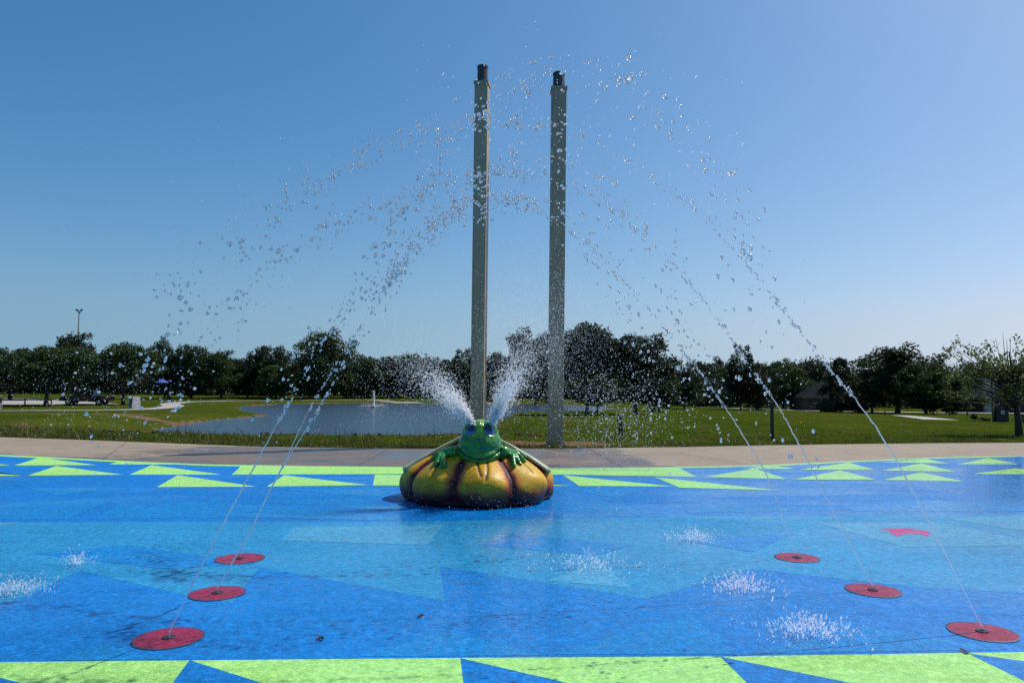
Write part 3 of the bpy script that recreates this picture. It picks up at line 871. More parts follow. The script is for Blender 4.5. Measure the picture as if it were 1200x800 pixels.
# far woods: one mass behind the single trees
C = []; rad = []; per = []
rng = np.random.default_rng(9)
for i in range(900):
    x = rng.uniform(-190, 40); y = rng.uniform(196, 225); z = float(terrain_z(x, y))
    C.append(np.array([x, y, z + rng.uniform(0.0, 10.5) * rng.uniform(0.55, 1)])); rad.append(rng.uniform(2.0, 3.6)); per.append(150)
for i in range(900):
    x = rng.uniform(20, 210); y = rng.uniform(196, 225); z = float(terrain_z(x, y))
    C.append(np.array([x, y, z + rng.uniform(0.0, 11.5) * rng.uniform(0.55, 1)])); rad.append(rng.uniform(2.0, 3.6)); per.append(150)
for i in range(620):
    x = rng.uniform(-140, 22); y = rng.uniform(153, 167); C.append(np.array([x, y, float(terrain_z(x, y)) + rng.uniform(0.2, 3.2)])); rad.append(rng.uniform(0.9, 1.8)); per.append(90)
for i in range(420):
    x = rng.uniform(14, 140); y = rng.uniform(146, 170) ; C.append(np.array([x, y, float(terrain_z(x, y)) + rng.uniform(0.2, 4.6)])); rad.append(rng.uniform(1.2, 2.2)); per.append(90)
V, Fq = clump_leaves(C, rad, per, 0.42, rng)
tag(obj('distant_woods', np_mesh('distant_woods', V, Fq), M['leaf_dark']), 'dark belt of distant woods behind the single trees', 'woods', kind='stuff')

# ------------------------------------------------------------------ houses
def house(u, base, wpx, eave, peak, rz, label, chimney=None, back=0.0, depth=9.0, wall='brick'):
    p = gp(u, base)
    if back: p = Vector((p.x * (1 + back / p.y), p.y + back, 0)); p.z = float(terrain_z(p.x, p.y))
    He = depth_pt(u, eave, p.y).z - p.z; Hp = depth_pt(u, peak, p.y).z - p.z; W = wpx / ppm(p)
    root = empty('house', p, rz, label, 'house', 'houses across the street')
    D = depth
    obj('wall', box_me('house_wall', (0, 0, He / 2 - 0.2), (W, D, He + 0.4)), M[wall], root)
    bm = bmesh.new(); o = 0.5
    c = [bm.verts.new(q) for q in ((-W / 2 - o, -D / 2 - o, He - 0.05), (W / 2 + o, -D / 2 - o, He - 0.05), (W / 2 + o, D / 2 + o, He - 0.05), (-W / 2 - o, D / 2 + o, He - 0.05))]
    rl = max(0.5, W / 2 - D / 2 * 0.9)
    r0 = bm.verts.new((-rl, 0, Hp)); r1 = bm.verts.new((rl, 0, Hp))
    for f in ((c[0], c[1], r1, r0), (c[1], c[2], r1), (c[2], c[3], r0, r1), (c[3], c[0], r0), (c[3], c[2], c[1], c[0])): bm.faces.new(f)
    bmesh.ops.recalc_face_normals(bm, faces=bm.faces)
    rf = obj('roof', bm_mesh(bm, 'house_roof'), M['shingle'], root)
    obj('fascia', box_me('house_fascia', (0, -D / 2 - o - 0.03, He - 0.12), (W + 2 * o, 0.06, 0.2)), M['brown'], rf)
    if chimney:
        ch = obj('chimney', box_me('house_chimney', (chimney * W, -D / 2 - 0.35, Hp * 0.5 + 0.1), (0.95, 0.7, Hp + 0.9), bevel=0.02), M['stone'], rf)
        obj('chimney_cap', box_me('chimney_cap', (chimney * W, -D / 2 - 0.35, Hp + 0.62), (1.1, 0.85, 0.12)), M['stone'], None).parent = rf
    for k in (-0.33, -0.08, 0.30):
        w = obj('window', box_me('house_window', (k * W, -D / 2 - 0.02, He * 0.55), (1.4, 0.08, 1.2)), M['panel_navy'], root)
        obj('frame', prism_me('window_frame', [(k * W - 0.78, He * 0.55 - 0.72), (k * W + 0.78, He * 0.55 - 0.72), (k * W + 0.78, He * 0.55 - 0.62), (k * W - 0.78, He * 0.55 - 0.62)], 0.12, y0=-D / 2 - 0.06), M['white_trim'], None).parent = w
    d = obj('door', box_me('house_door', (0.12 * W, -D / 2 - 0.03, 1.05), (1.0, 0.08, 2.1)), M['brown'], root)
    return root
house(834, 477.5, 40, 462, 443, R(6), 'grey hip roofed house between dark trees left of the black post', back=20)
house(968, 482.5, 66, 465, 447, R(-5), 'dark brick house whose grey roof shows left of the conical cedar', back=14)
house(1172, 483.5, 76, 467, 448, R(-6), 'brick house with a pale stone chimney beyond the right lawn', chimney=-0.44, back=8, depth=11)

# ------------------------------------------------------------------ tall poles
def tall_pole(u_base, v_base, u_top, v_top, width, rz, label):
    p = plane_pt(u_base, v_base, 0.0)
    p.z = 0.0 if p.y < conc_edge(p.x) else float(terrain_z(p.x, p.y))
    tp = depth_pt(u_top, v_top, p.y)
    root = empty('tall_pole', p, 0, label, 'pole', 'two tall square poles')
    lean = Matrix.Rotation(math.atan2(tp.x - p.x, tp.z - p.z), 3, 'Y') @ Matrix.Rotation(rz, 3, 'Z')
    H = tp.z - p.z; w = width; capH = 0.50; sh = H - capH
    obj('shaft', box_me('pole_shaft', lean @ Vector((0, 0, sh / 2 - 0.15)), (w, w, sh + 0.3), lean, 0.012), M['pole'], root)
    obj('collar', box_me('pole_collar', lean @ Vector((0, 0, sh - 0.02)), (w + 0.05, w + 0.05, 0.10), lean, 0.01), M['pole'], root)
    bm = bmesh.new()
    bmesh.ops.create_cone(bm, cap_ends=True, segments=12, radius1=w * 0.41, radius2=w * 0.39, depth=capH)
    bmesh.ops.create_cone(bm, cap_ends=True, segments=12, radius1=w * 0.42, radius2=w * 0.42, depth=0.07, matrix=Matrix.Translation((0, 0, capH / 2 - 0.04)))
    for v in bm.verts: v.co = lean @ (v.co + Vector((0, 0, sh + capH / 2 + 0.031)))
    obj('cap', bm_mesh(bm, 'pole_cap'), M['cap'], root)
    for k_ in range(4):
        a_ = math.pi / 4 + k_ * math.pi / 2; bm = bmesh.new()
        bmesh.ops.create_cone(bm, cap_ends=True, segments=8, radius1=0.025, radius2=0.025, depth=0.07, matrix=Matrix.Translation((math.cos(a_) * (w + 0.06) * 0.68, math.sin(a_) * (w + 0.06) * 0.68, 0.09)))
        obj('bolt', bm_mesh(bm, 'pole_bolt'), M['steel'], root)
    obj('base_plate', box_me('pole_plate', (0, 0, 0.03), (w + 0.16, w + 0.16, 0.06), bevel=0.008), M['pole'], root)
    return root
tall_pole(559.8, 521, 565.6, 79, 0.385, R(-9), 'nearer tall square pole rising directly behind the frog, its right face sunlit')
tall_pole(650.6, 517.5, 655, 87, 0.455, R(1), 'farther tall square pole standing on bare earth right of the frog')

# ------------------------------------------------------------------ frog on a gourd
FC = Vector(((560 - 600) / F * 10.9 + 0.02, 10.9, 0.012))
frog = empty('frog_fountain', FC, R(0), 'green frog statue lying on an orange ribbed pumpkin, spraying water from its eyes', 'fountain statue')
PROF = [(0.0, 1.03), (0.04, 1.085), (0.12, 1.12), (0.21, 1.13), (0.30, 1.12), (0.38, 1.075), (0.46, 0.985), (0.54, 0.855), (0.62, 0.69), (0.69, 0.51), (0.75, 0.31), (0.79, 0.12), (0.795, 0.0)]
pz = np.array([a for a, b in PROF]); pr = np.array([b for a, b in PROF])
def smooth_prof(n=70):
    s = np.concatenate([[0], np.cumsum(np.hypot(np.diff(pz), np.diff(pr)))]); t = np.linspace(0, s[-1], n)
    z = np.interp(t, s, pz); r = np.interp(t, s, pr)
    for _ in range(6):
        z[1:-1] = (z[:-2] + 2 * z[1:-1] + z[2:]) / 4; r[1:-1] = (r[:-2] + 2 * r[1:-1] + r[2:]) / 4
    return z, r
zz, rp_ = smooth_prof()
def pump_r(z): return float(np.interp(z, zz, rp_))
# lobes: 8, groove centres in degrees from the front (-y), positive to the right
G0 = -15.0
nth = 320
th = np.linspace(-math.pi, math.pi, nth, endpoint=False)
lob = ((np.degrees(th) - G0) % 45.0) / 45.0            # 0..1 across a lobe
dgr = np.minimum(lob, 1 - lob) * 2                      # 0 in the groove, 1 mid-lobe
prof_l = np.abs(np.sin(np.pi * lob)) ** 0.6
V = []; GA = []; HA = []; CR = []
crease = [(-37, 0.36, 0.55), (3, 0.38, 0.52), (12, 0.33, 0.56), (53, 0.40, 0.55), (64, 0.36, 0.5)]
for z, r in zip(zz, rp_):
    dep = 0.125 * min(1, r / 0.55) * (1 if z > 0.05 else 0.7)
    k = (1 - dep) + dep * prof_l
    lump = 0.012 * np.sin(th * 9 + z * 14) + 0.010 * np.sin(th * 5 - z * 9)
    rr_ = r * k + lump * min(1, r)
    cr = np.zeros(nth)
    for a, z0, z1 in crease:
        aa = a + 10 * (z - z1) * (1 if a > 10 else -1) * 2.0
        win = smoothstep(z0, z0 + 0.06, z) * (1 - smoothstep(z1 + 0.1, z1 + 0.2, z))
        cr = np.maximum(cr, np.exp(-((np.degrees(th) - aa) * max(r, 0.2) / 1.1) ** 2) * win)
    rr_ = rr_ - 0.03 * cr
    V.append(np.stack([np.sin(th) * rr_, -np.cos(th) * rr_, np.full(nth, z)], 1)); GA.append(dgr); HA.append(np.full(nth, z)); CR.append(cr)
V = np.concatenate(V); m = len(zz)
idx = np.arange(nth * m).reshape(m, nth); nx = np.roll(idx, -1, 1)
Fq = np.stack([idx[:-1].ravel(), nx[:-1].ravel(), nx[1:].ravel(), idx[1:].ravel()], 1)
me = np_mesh('pumpkin', V, Fq)
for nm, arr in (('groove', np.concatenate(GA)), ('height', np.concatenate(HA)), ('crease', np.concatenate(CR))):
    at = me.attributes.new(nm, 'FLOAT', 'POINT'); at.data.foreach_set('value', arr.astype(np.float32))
def pumpkin_mat():
    t = NT('pumpkin_paint'); co = t.coord()
    n = t.noise(5, 5, 0.65, co); n2 = t.noise(18, 4, 0.65, co)
    c = t.mix(t.mapr(n, 0.35, 0.68, 0, 1), (0.60, 0.29, 0.008), (0.52, 0.36, 0.016))
    c = t.mix(t.mapr(n2, 0.45, 0.75, 0, 0.35), c, (0.22, 0.16, 0.012))
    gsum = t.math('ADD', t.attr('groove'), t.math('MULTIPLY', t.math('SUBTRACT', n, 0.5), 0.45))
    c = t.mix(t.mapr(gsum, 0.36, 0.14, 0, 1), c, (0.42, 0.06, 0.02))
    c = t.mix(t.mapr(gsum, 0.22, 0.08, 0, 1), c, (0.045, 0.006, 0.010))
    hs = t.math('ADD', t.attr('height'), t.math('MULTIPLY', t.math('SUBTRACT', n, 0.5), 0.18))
    c = t.mix(t.mapr(hs, 0.31, 0.16, 0, 0.9), c, (0.15, 0.022, 0.018))  # darkens towards the foot: airbrushed paint, plus shade and reflection put into the colour
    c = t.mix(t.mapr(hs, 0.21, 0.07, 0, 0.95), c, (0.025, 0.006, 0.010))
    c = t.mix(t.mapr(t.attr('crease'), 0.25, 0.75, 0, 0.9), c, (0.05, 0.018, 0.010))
    return t.principled(c, t.mapr(n2, 0.3, 0.7, 0.38, 0.6), 0, t.bump(t.noise(16, 5, 0.65, co), 0.45, 0.010), 0.3)
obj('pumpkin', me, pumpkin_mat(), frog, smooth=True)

# leaf draped over the back, its pale edge showing at both sides of the head
na_, nr_ = 90, 30
V = []
a0, a1 = R(76), R(284)
for side in (0, 1):
    for j in range(nr_):
        t = j / (nr_ - 1)
        for i in range(na_):
            a = a0 + (a1 - a0) * i / (na_ - 1)
            ed = min(i, na_ - 1 - i) / (na_ - 1)
            r = 0.10 + 0.97 * t * (1 + 0.02 * math.sin(a * 7))
            zt = 0.955 - 0.47 * t - 0.065 * t ** 3 + 0.012 * math.sin(a * 11) * t
            th_ = 0.05 * (1 - 0.4 * t)
            z = zt - (0 if side == 0 else th_)
            V.append((math.sin(a) * r, -math.cos(a) * r, z))
V = np.array(V); n1 = na_ * nr_
idx = np.arange(n1).reshape(nr_, na_)
q = np.stack([idx[:-1, :-1].ravel(), idx[1:, :-1].ravel(), idx[1:, 1:].ravel(), idx[:-1, 1:].ravel()], 1)
Fs = [q, q[:, ::-1] + n1]
def wall(e): return np.stack([e[:-1], e[1:], e[1:] + n1, e[:-1] + n1], 1)
for e in (idx[:, 0], idx[::-1, -1], idx[-1, :], idx[0, ::-1]): Fs.append(wall(e))
me = np_mesh('leaf', V, np.concatenate(Fs))
bm = bmesh.new(); bm.from_mesh(me); bmesh.ops.recalc_face_normals(bm, faces=bm.faces)
bm.to_mesh(me); bm.free()
lf = obj('leaf', me, simple('leaf_paint', (0.30, 0.36, 0.20), 0.35, 0, 0.25, 5), frog, smooth=False)
# rolled rims of the leaf's two front edges
for nm, a in (('leaf_rim', a0), ('leaf_rim', a1)):
    pts = []
    for j in range(16):
        t = j / 15; r = 0.12 + 0.955 * t; z = 0.950 - 0.47 * t - 0.065 * t ** 3 - 0.012
        pts.append((math.sin(a) * r, -math.cos(a) * r, z))
    obj(nm, tube_me('leaf_rim', pts, [0.027 + 0.005 * math.sin(j * 1.3) for j in range(16)], 12), simple('rim_paint', (0.34, 0.38, 0.24), 0.35, 0, 0.2, 6), frog, smooth=True)

# frog body: head, arms and webbed hands grown as one surface
def surf(x, z, off=0.0):
    r = pump_r(z) * 0.985 + off
    y = -math.sqrt(max(r * r - x * x, 0.0004)); return Vector((x, y, z))
def evaluated(me, mods):
    o = bpy.data.objects.new('tmp', me); COL.objects.link(o)
    for typ, kw in mods:
        md = o.modifiers.new('m', typ)
        for k, v in kw.items(): setattr(md, k, v)
    dg = bpy.context.evaluated_depsgraph_get(); dg.update()
    r = bpy.data.meshes.new_from_object(o.evaluated_get(dg))
    bpy.data.objects.remove(o); return r
def ell(c, r, rot=None, sub=3):
    V0, F0 = ICO[sub]; V = V0 * np.array(r)
    if rot is not None: V = V @ np.array(rot).T
    return V + np.array(c), F0
def chain(pts, rads, k=8):
    """capsule chain: many overlapping balls"""
    out = []
    for i in range(len(pts) - 1):
        for j in range(k):
            t = j / k; p = Vector(pts[i]).lerp(Vector(pts[i + 1]), t); r = rads[i] + (rads[i + 1] - rads[i]) * t
            out.append(ell(p, (r, r, r), sub=2))
    out.append(ell(pts[-1], (rads[-1],) * 3, sub=2)); return out
HX = 0.05
parts = [ell((HX, -0.47, 0.80), (0.312, 0.31, 0.255)), ell((HX, -0.44, 0.92), (0.268, 0.26, 0.235)), ell((HX, -0.50, 0.67), (0.300, 0.295, 0.165)), ell((HX, -0.50, 0.58), (0.240, 0.265, 0.115)),
         ell((HX - 0.115, -0.50, 1.01), (0.125, 0.165, 0.125)), ell((HX + 0.115, -0.50, 1.01), (0.125, 0.165, 0.125)), ell((HX, -0.56, 1.00), (0.055, 0.15, 0.145)),
         ell((HX, -0.64, 0.86), (0.17, 0.145, 0.10)), ell((HX, -0.1, 0.70), (0.28, 0.42, 0.20))]
lp = surf(-0.46, 0.665, 0.05)
parts += chain([(-0.18, -0.40, 0.72), (-0.33, -0.50, 0.70), lp], [0.10, 0.085, 0.075])
for dx, z, r in ((-0.61, 0.600, 0.040), (-0.54, 0.545, 0.046), (-0.43, 0.530, 0.050)):
    tp = surf(dx, z, 0.028); md = lp.lerp(tp, 0.55) + Vector((0, -0.03, 0.03))
    parts += chain([lp, md, tp], [0.055, r * 0.9, r], 6)
rp = surf(0.46, 0.680, 0.05)
parts += chain([(0.28, -0.40, 0.72), (0.38, -0.50, 0.71), rp], [0.10, 0.085, 0.07])
for dx, z, r in ((0.53, 0.535, 0.040), (0.61, 0.545, 0.040), (0.67, 0.570, 0.038), (0.69, 0.610, 0.034)):
    tp = surf(dx, z, 0.022); md = rp.lerp(tp, 0.5) + Vector((0.01, -0.03, 0.045))
    parts += chain([rp, md, tp], [0.05, r, r * 0.8], 6)
me0 = np_mesh('frog_src', *cat_geo(parts))
me = evaluated(me0, [('REMESH', dict(mode='VOXEL', voxel_size=0.0095)), ('SMOOTH', dict(factor=0.5, iterations=7))])
n = len(me.vertices); co = np.empty(n * 3, np.float32); me.vertices.foreach_get('co', co); co = co.reshape(-1, 3)
nrm = np.empty(n * 3, np.float32); me.vertices.foreach_get('normal', nrm); nrm = nrm.reshape(-1, 3)
hx = co[:, 0] - HX
zm = 0.615 + 0.11 * (hx / 0.27) ** 2
fr = smoothstep(-0.30, -0.45, co[:, 1]) * smoothstep(0.315, 0.285, np.abs(hx))
gro = np.exp(-((co[:, 2] - zm) / 0.014) ** 2) * fr
co = co - nrm * (0.028 * gro)[:, None]
lip = np.exp(-((co[:, 2] - zm - 0.035) / 0.03) ** 2) * fr
co = co + nrm * (0.012 * lip)[:, None]
wart = 0.004 * np.sin(co[:, 0] * 70) * np.sin(co[:, 1] * 66) * np.sin(co[:, 2] * 73)
co = co + nrm * (wart * (co[:, 2] < 0.72) * (np.abs(hx) > 0.32))[:, None]
# nostrils
for sx in (-0.045, 0.045):
    d2 = (hx - sx) ** 2 + (co[:, 2] - 0.905) ** 2
    nn_ = np.exp(-d2 / 0.012 ** 2) * (co[:, 1] < -0.6); co = co - nrm * (0.02 * nn_)[:, None]; gro = np.maximum(gro, nn_ * 0.8)
me.vertices.foreach_set('co', co.ravel()); me.update()
at = me.attributes.new('mouth', 'FLOAT', 'POINT'); at.data.foreach_set('value', gro.astype(np.float32))
def frog_mat():
    t = NT('frog_paint'); co = t.coord()
    n = t.noise(5, 5, 0.6, co); n2 = t.noise(24, 5, 0.65, co)
    c = t.mix(t.mapr(n, 0.38, 0.62, 0, 1), (0.010, 0.135, 0.030), (0.040, 0.245, 0.030))
    c = t.mix(t.mapr(n2, 0.5, 0.72, 0, 0.55), c, (0.16, 0.38, 0.045))
    sp = t.n('ShaderNodeSeparateXYZ'); t.l(co, sp.inputs[0])
    nose = t.math('MULTIPLY', t.mapr(sp.outputs['Z'], 0.90, 0.99, 0, 1), t.mapr(t.math('ABSOLUTE', t.math('SUBTRACT', sp.outputs['X'], HX)), 0.03, 0.065, 1, 0))
    c = t.mix(t.math('MULTIPLY', nose, 0.8), c, (0.20, 0.42, 0.03))
    c = t.mix(t.mapr(t.attr('mouth'), 0.35, 0.8, 0, 0.95), c, (0.004, 0.012, 0.008))
    return t.principled(c, 0.22, 0, t.bump(n2, 0.15, 0.008), 0.5)
fb = obj('frog_body', me, frog_mat(), frog, smooth=True)
def eye_mat():
    t = NT('eye_paint'); co = t.coord('Generated'); sp = t.n('ShaderNodeSeparateXYZ'); t.l(co, sp.inputs[0])
    c = t.ramp(sp.outputs['Z'], [(0.0, (0.22, 0.42, 0.55)), (0.22, (0.06, 0.20, 0.42)), (0.55, (0.012, 0.07, 0.22)), (1.0, (0.004, 0.02, 0.05))])
    dx = t.math('DIVIDE', t.math('SUBTRACT', sp.outputs['X'], 0.50), 0.27); dz = t.math('DIVIDE', t.math('SUBTRACT', sp.outputs['Z'], 0.68), 0.25)
    r2 = t.math('ADD', t.math('MULTIPLY', dx, dx), t.math('MULTIPLY', dz, dz))
    c = t.mix(t.mapr(r2, 1.7, 0.5, 0, 0.7), c, (0.004, 0.009, 0.025))
    return t.principled(c, 0.12, 0, None, 0.6)
em = eye_mat()
for sx in (-1, 1):
    rot = Matrix.Rotation(R(22) * sx, 3, 'Z') @ Matrix.Rotation(R(-14), 3, 'X')
    V, Fc = ell((HX + sx * 0.125, -0.625, 1.000), (0.084, 0.048, 0.094), rot, 3)
    e = obj('eye', np_mesh('frog_eye', V, Fc), em, fb, smooth=True)
    pts = []
    for k in range(9):
        a = math.pi * (0.08 + 0.84 * k / 8); q = rot @ Vector((math.cos(a) * 0.088, -0.012, math.sin(a) * 0.100))
        pts.append(Vector((HX + sx * 0.125, -0.625, 1.000)) + q)
    ld = obj('eyelid', tube_me('frog_eyelid', pts, [0.010, 0.013, 0.016, 0.018, 0.019, 0.018, 0.016, 0.013, 0.010], 10), frog_mat.m if hasattr(frog_mat, 'm') else fb.data.materials[0], fb, smooth=True)
    at = ld.data.attributes.new('mouth', 'FLOAT', 'POINT')

# ------------------------------------------------------------------ ground nozzles
discs = {'A': (197.5, 747, 41), 'B': (254.5, 694.5, 32.5), 'C': (281, 654, 28.5), 'D': (1151, 739.5, 41.5), 'E': (1023, 691, 32.5), 'F': (934, 653, 26)}
DL = {'A': 'largest and nearest of the three red discs on the left of the pad', 'B': 'middle of the three red discs on the left of the pad',
      'C': 'smallest and farthest of the three red discs on the left', 'D': 'nearest red disc on the right, cut close by the right edge',
      'E': 'middle of the three red discs on the right of the pad', 'F': 'farthest and smallest of the three red discs on the right'}
ND = {}
for k, (u, v, hw) in discs.items():
    p = plane_pt(u, v, 0.0152); r = hw / F * p.y / math.sqrt(1 + (p.x / p.y) ** 2)
    ND[k] = p
    root = empty('ground_nozzle', p, random.uniform(0, 6), DL[k], 'spray nozzle', 'red disc nozzles set into the pad')
    bm = bmesh.new(); bmesh.ops.create_cone(bm, cap_ends=True, segments=64, radius1=r, radius2=r - 0.002, depth=0.004, matrix=Matrix.Translation((0, 0, 0)))
    obj('disc', bm_mesh(bm, 'nozzle_disc'), M['disc_red'], root)
    bm = bmesh.new()
    for i in range(64):
        a = 2 * math.pi * i / 64; b = 2 * math.pi * (i + 1) / 64
        q = [bm.verts.new((math.cos(t) * rr2, math.sin(t) * rr2, z)) for t, rr2, z in ((a, r - 0.003, 0.0028), (b, r - 0.003, 0.0028), (b, r + 0.008, 0.0006), (a, r + 0.008, 0.0006))]
        bm.faces.new(q[::-1])
    bmesh.ops.remove_doubles(bm, verts=bm.verts, dist=1e-5); bmesh.ops.recalc_face_normals(bm, faces=bm.faces)
    if sum(f.normal.z for f in bm.faces) < 0: bmesh.ops.reverse_faces(bm, faces=bm.faces)
    obj('rim', bm_mesh(bm, 'nozzle_rim'), M['seam'], root)
    bm = bmesh.new(); bmesh.ops.create_cone(bm, cap_ends=True, segments=32, radius1=0.043, radius2=0.040, depth=0.007, matrix=Matrix.Translation((0, 0, 0.0045)))
    pl_ = obj('nozzle_plate', bm_mesh(bm, 'nozzle_plate'), M['dark_metal'], root)
    bm = bmesh.new(); bmesh.ops.create_cone(bm, cap_ends=True, segments=20, radius1=0.014, radius2=0.011, depth=0.014, matrix=Matrix.Translation((0, 0, 0.0135)))
    obj('nozzle_tip', bm_mesh(bm, 'nozzle_tip'), M['steel'], None).parent = pl_
    for i in range(4):
        a = i * math.pi / 2 + 0.4
        bm = bmesh.new(); bmesh.ops.create_cone(bm, cap_ends=True, segments=10, radius1=0.006, radius2=0.005, depth=0.006, matrix=Matrix.Translation((math.cos(a) * 0.030, math.sin(a) * 0.030, 0.0095)))
        obj('bolt', bm_mesh(bm, 'nozzle_bolt'), M['steel'], None).parent = pl_

# ------------------------------------------------------------------ water jets
JET = {
 'A': ([(199, 742), (252, 632), (310, 524), (347, 456), (396, 373), (423, 322), (457, 258), (497, 200), (556, 138), (620, 98), (690, 84), (750, 118), (808, 165), (850, 228), (885, 330), (915, 470), (940, 640), (950, 742)], 4.95),
 'B': ([(255, 690), (292, 623), (324, 560), (360, 501), (391, 447), (420, 396), (450, 347), (489, 285), (521, 245), (570, 206), (630, 190), (700, 215), (760, 285), (810, 400), (845, 550), (868, 688)], 6.0),
 'C': ([(281, 650), (305, 598), (334, 540), (365, 475), (397, 425), (440, 355), (480, 305), (530, 260), (590, 240), (650, 255), (705, 310), (750, 390), (787, 510), (812, 632)], 7.9),
 'D': ([(1148, 733), (1100, 632), (1045, 530), (1008, 475), (970, 430), (925, 372), (880, 315), (820, 250), (740, 193), (690, 165), (620, 146), (550, 148), (480, 164), (425, 184), (370, 225), (320, 252), (275, 288), (235, 330), (195, 385), (150, 455), (100, 545), (50, 640), (15, 692)], 5.7),
 'E': ([(1021, 686), (975, 595), (920, 490), (880, 430), (830, 360), (780, 300), (720, 247), (660, 218), (600, 203), (540, 206), (470, 228), (400, 262), (350, 292), (300, 335), (260, 380), (210, 455), (160, 540), (110, 620), (88, 655)], 6.8),
 'F': ([(932, 649), (900, 560), (872, 512), (845, 470), (800, 410), (740, 340), (690, 288), (640, 252), (590, 238), (530, 248), (475, 285), (425, 335), (375, 400), (325, 480), (280, 560), (245, 625)], 8.0),
}
JL = {'A': 'thin water jet arching up and right from the nearest red disc on the left', 'B': 'water jet arching right from the middle red disc on the left',
      'C': 'water jet arching right from the farthest red disc on the left', 'D': 'beaded water jet arching high to the left from the nearest red disc on the right',
      'E': 'water jet arching left from the middle red disc on the right', 'F': 'water jet arching left from the farthest red disc on the right'}
def catmull(P, n=14):
    out = []
    for i in range(len(P) - 1):
        p0 = P[max(i - 1, 0)]; p1 = P[i]; p2 = P[i + 1]; p3 = P[min(i + 2, len(P) - 1)]
        for k in range(n):
            t = k / n
            out.append(0.5 * ((2 * p1) + (p2 - p0) * t + (2 * p0 - 5 * p1 + 4 * p2 - p3) * t * t + (3 * p1 - p0 - 3 * p2 + p3) * t ** 3))
    out.append(P[-1]); return out
JP = {}
for k, (px, yend) in JET.items():
    y0 = ND[k].y; u0, u1 = px[0][0], px[-1][0]
    P = [depth_pt(u, v, y0 + (yend - y0) * (u - u0) / (u1 - u0)) for u, v in px]
    P[0] = ND[k] + Vector((0, 0, 0.035))
    Q = np.array([q[:] for q in catmull(P)])
    Q[:, 2] = np.maximum(Q[:, 2], 0.03)
    seg = np.linalg.norm(np.diff(Q, axis=0), axis=1); s = np.concatenate([[0], np.cumsum(seg)]) / seg.sum()
    def at_s(t, Q=Q, s=s): return np.stack([np.interp(t, s, Q[:, i]) for i in range(3)], 1)
    JP[k] = at_s
    sc = y0 / 5.5
    geo = []
    # unbroken stream near the nozzle, wobbling and beading
    t = np.linspace(0, 0.175, 90); pts = at_s(t) + RNG.normal(0, 0.0022, (90, 3)) * (t / 0.2)[:, None] * 1.5
    rad = (0.0052 + 0.0020 * np.abs(np.sin(np.arange(90) * 0.9 + RNG.uniform(0, 6))) * (0.3 + t / 0.14)) * (0.75 + 0.25 * sc) * (1 - 0.55 * (t / 0.175) ** 2)
    jet_root = empty('water_jet', ND[k], 0, JL[k], 'water jet', 'jets from the red disc nozzles')
    V, Fc = tube_geo(pts, rad, 7)
    obj('stream', np_mesh('stream', V - np.array(ND[k][:]), Fc), M['drop'], jet_root, smooth=True)
    def dirs(t):
        d = at_s(np.clip(t + 0.004, 0, 1)) - at_s(np.clip(t - 0.004, 0, 1)); return d / (np.linalg.norm(d, axis=1, keepdims=True) + 1e-9)
    up = 0.50 if k in 'DEF' else 0.36
    # beads
    n = 190 if k in 'DEF' else 80; t = 0.165 + (up - 0.165) * (np.floor(RNG.uniform(0, 1, n) ** 1.25 * 70) / 70 + RNG.normal(0, 0.006, n)).clip(0, 1); P_ = at_s(t) + RNG.normal(0, 1, (n, 3)) * (0.006 + (0.05 if k in 'DEF' else 0.14) * (t - 0.165).clip(0)[:, None])
    geo.append(balls(P_, (0.0032 + 0.0080 * RNG.beta(1.2, 2.2, n)) * (0.8 + 0.2 * sc), 2, 0.35, dirs(t) * RNG.uniform(0, 1.3, n)[:, None]))
    # broken drops
    n = 300; t = up - 0.05 + (0.93 - up) * RNG.beta(1.0, 1.5, n)
    grp = RNG.normal(0, 1, (24, 3)) * 0.03
    ti = np.clip(((t - up) / (1 - up) * 24).astype(int), 0, 23)
    sp = 0.036 + 0.15 * np.clip(t - up + 0.05, 0, 1)[:, None]
    P_ = at_s(t) + RNG.normal(0, 1, (n, 3)) * sp + grp[ti] * (sp / 0.05).clip(0, 1.6)
    geo.append(balls(P_, (0.0045 + 0.0125 * RNG.beta(1.2, 2.2, n)) * (0.8 + 0.2 * sc), 2, 0.35, dirs(t) * RNG.uniform(0, 0.7, n)[:, None]))
    # fine drops thrown off
    n = 520; t = 0.3 + 0.7 * RNG.beta(1.1, 1.3, n)
    P_ = at_s(t) + RNG.normal(0, 1, (n, 3)) * (0.03 + 0.30 * np.clip(t - 0.3, 0, 1)[:, None]); P_[:, 2] = np.maximum(P_[:, 2], 0.05)
    geo.append(balls(P_, RNG.uniform(0.0014, 0.0042, n), 1, 0.3))
    V, Fc = cat_geo(geo)
    tag(obj('drops', np_mesh('drops', V - np.array(ND[k][:]), Fc), M['drop'], jet_root, smooth=True), kind='stuff')

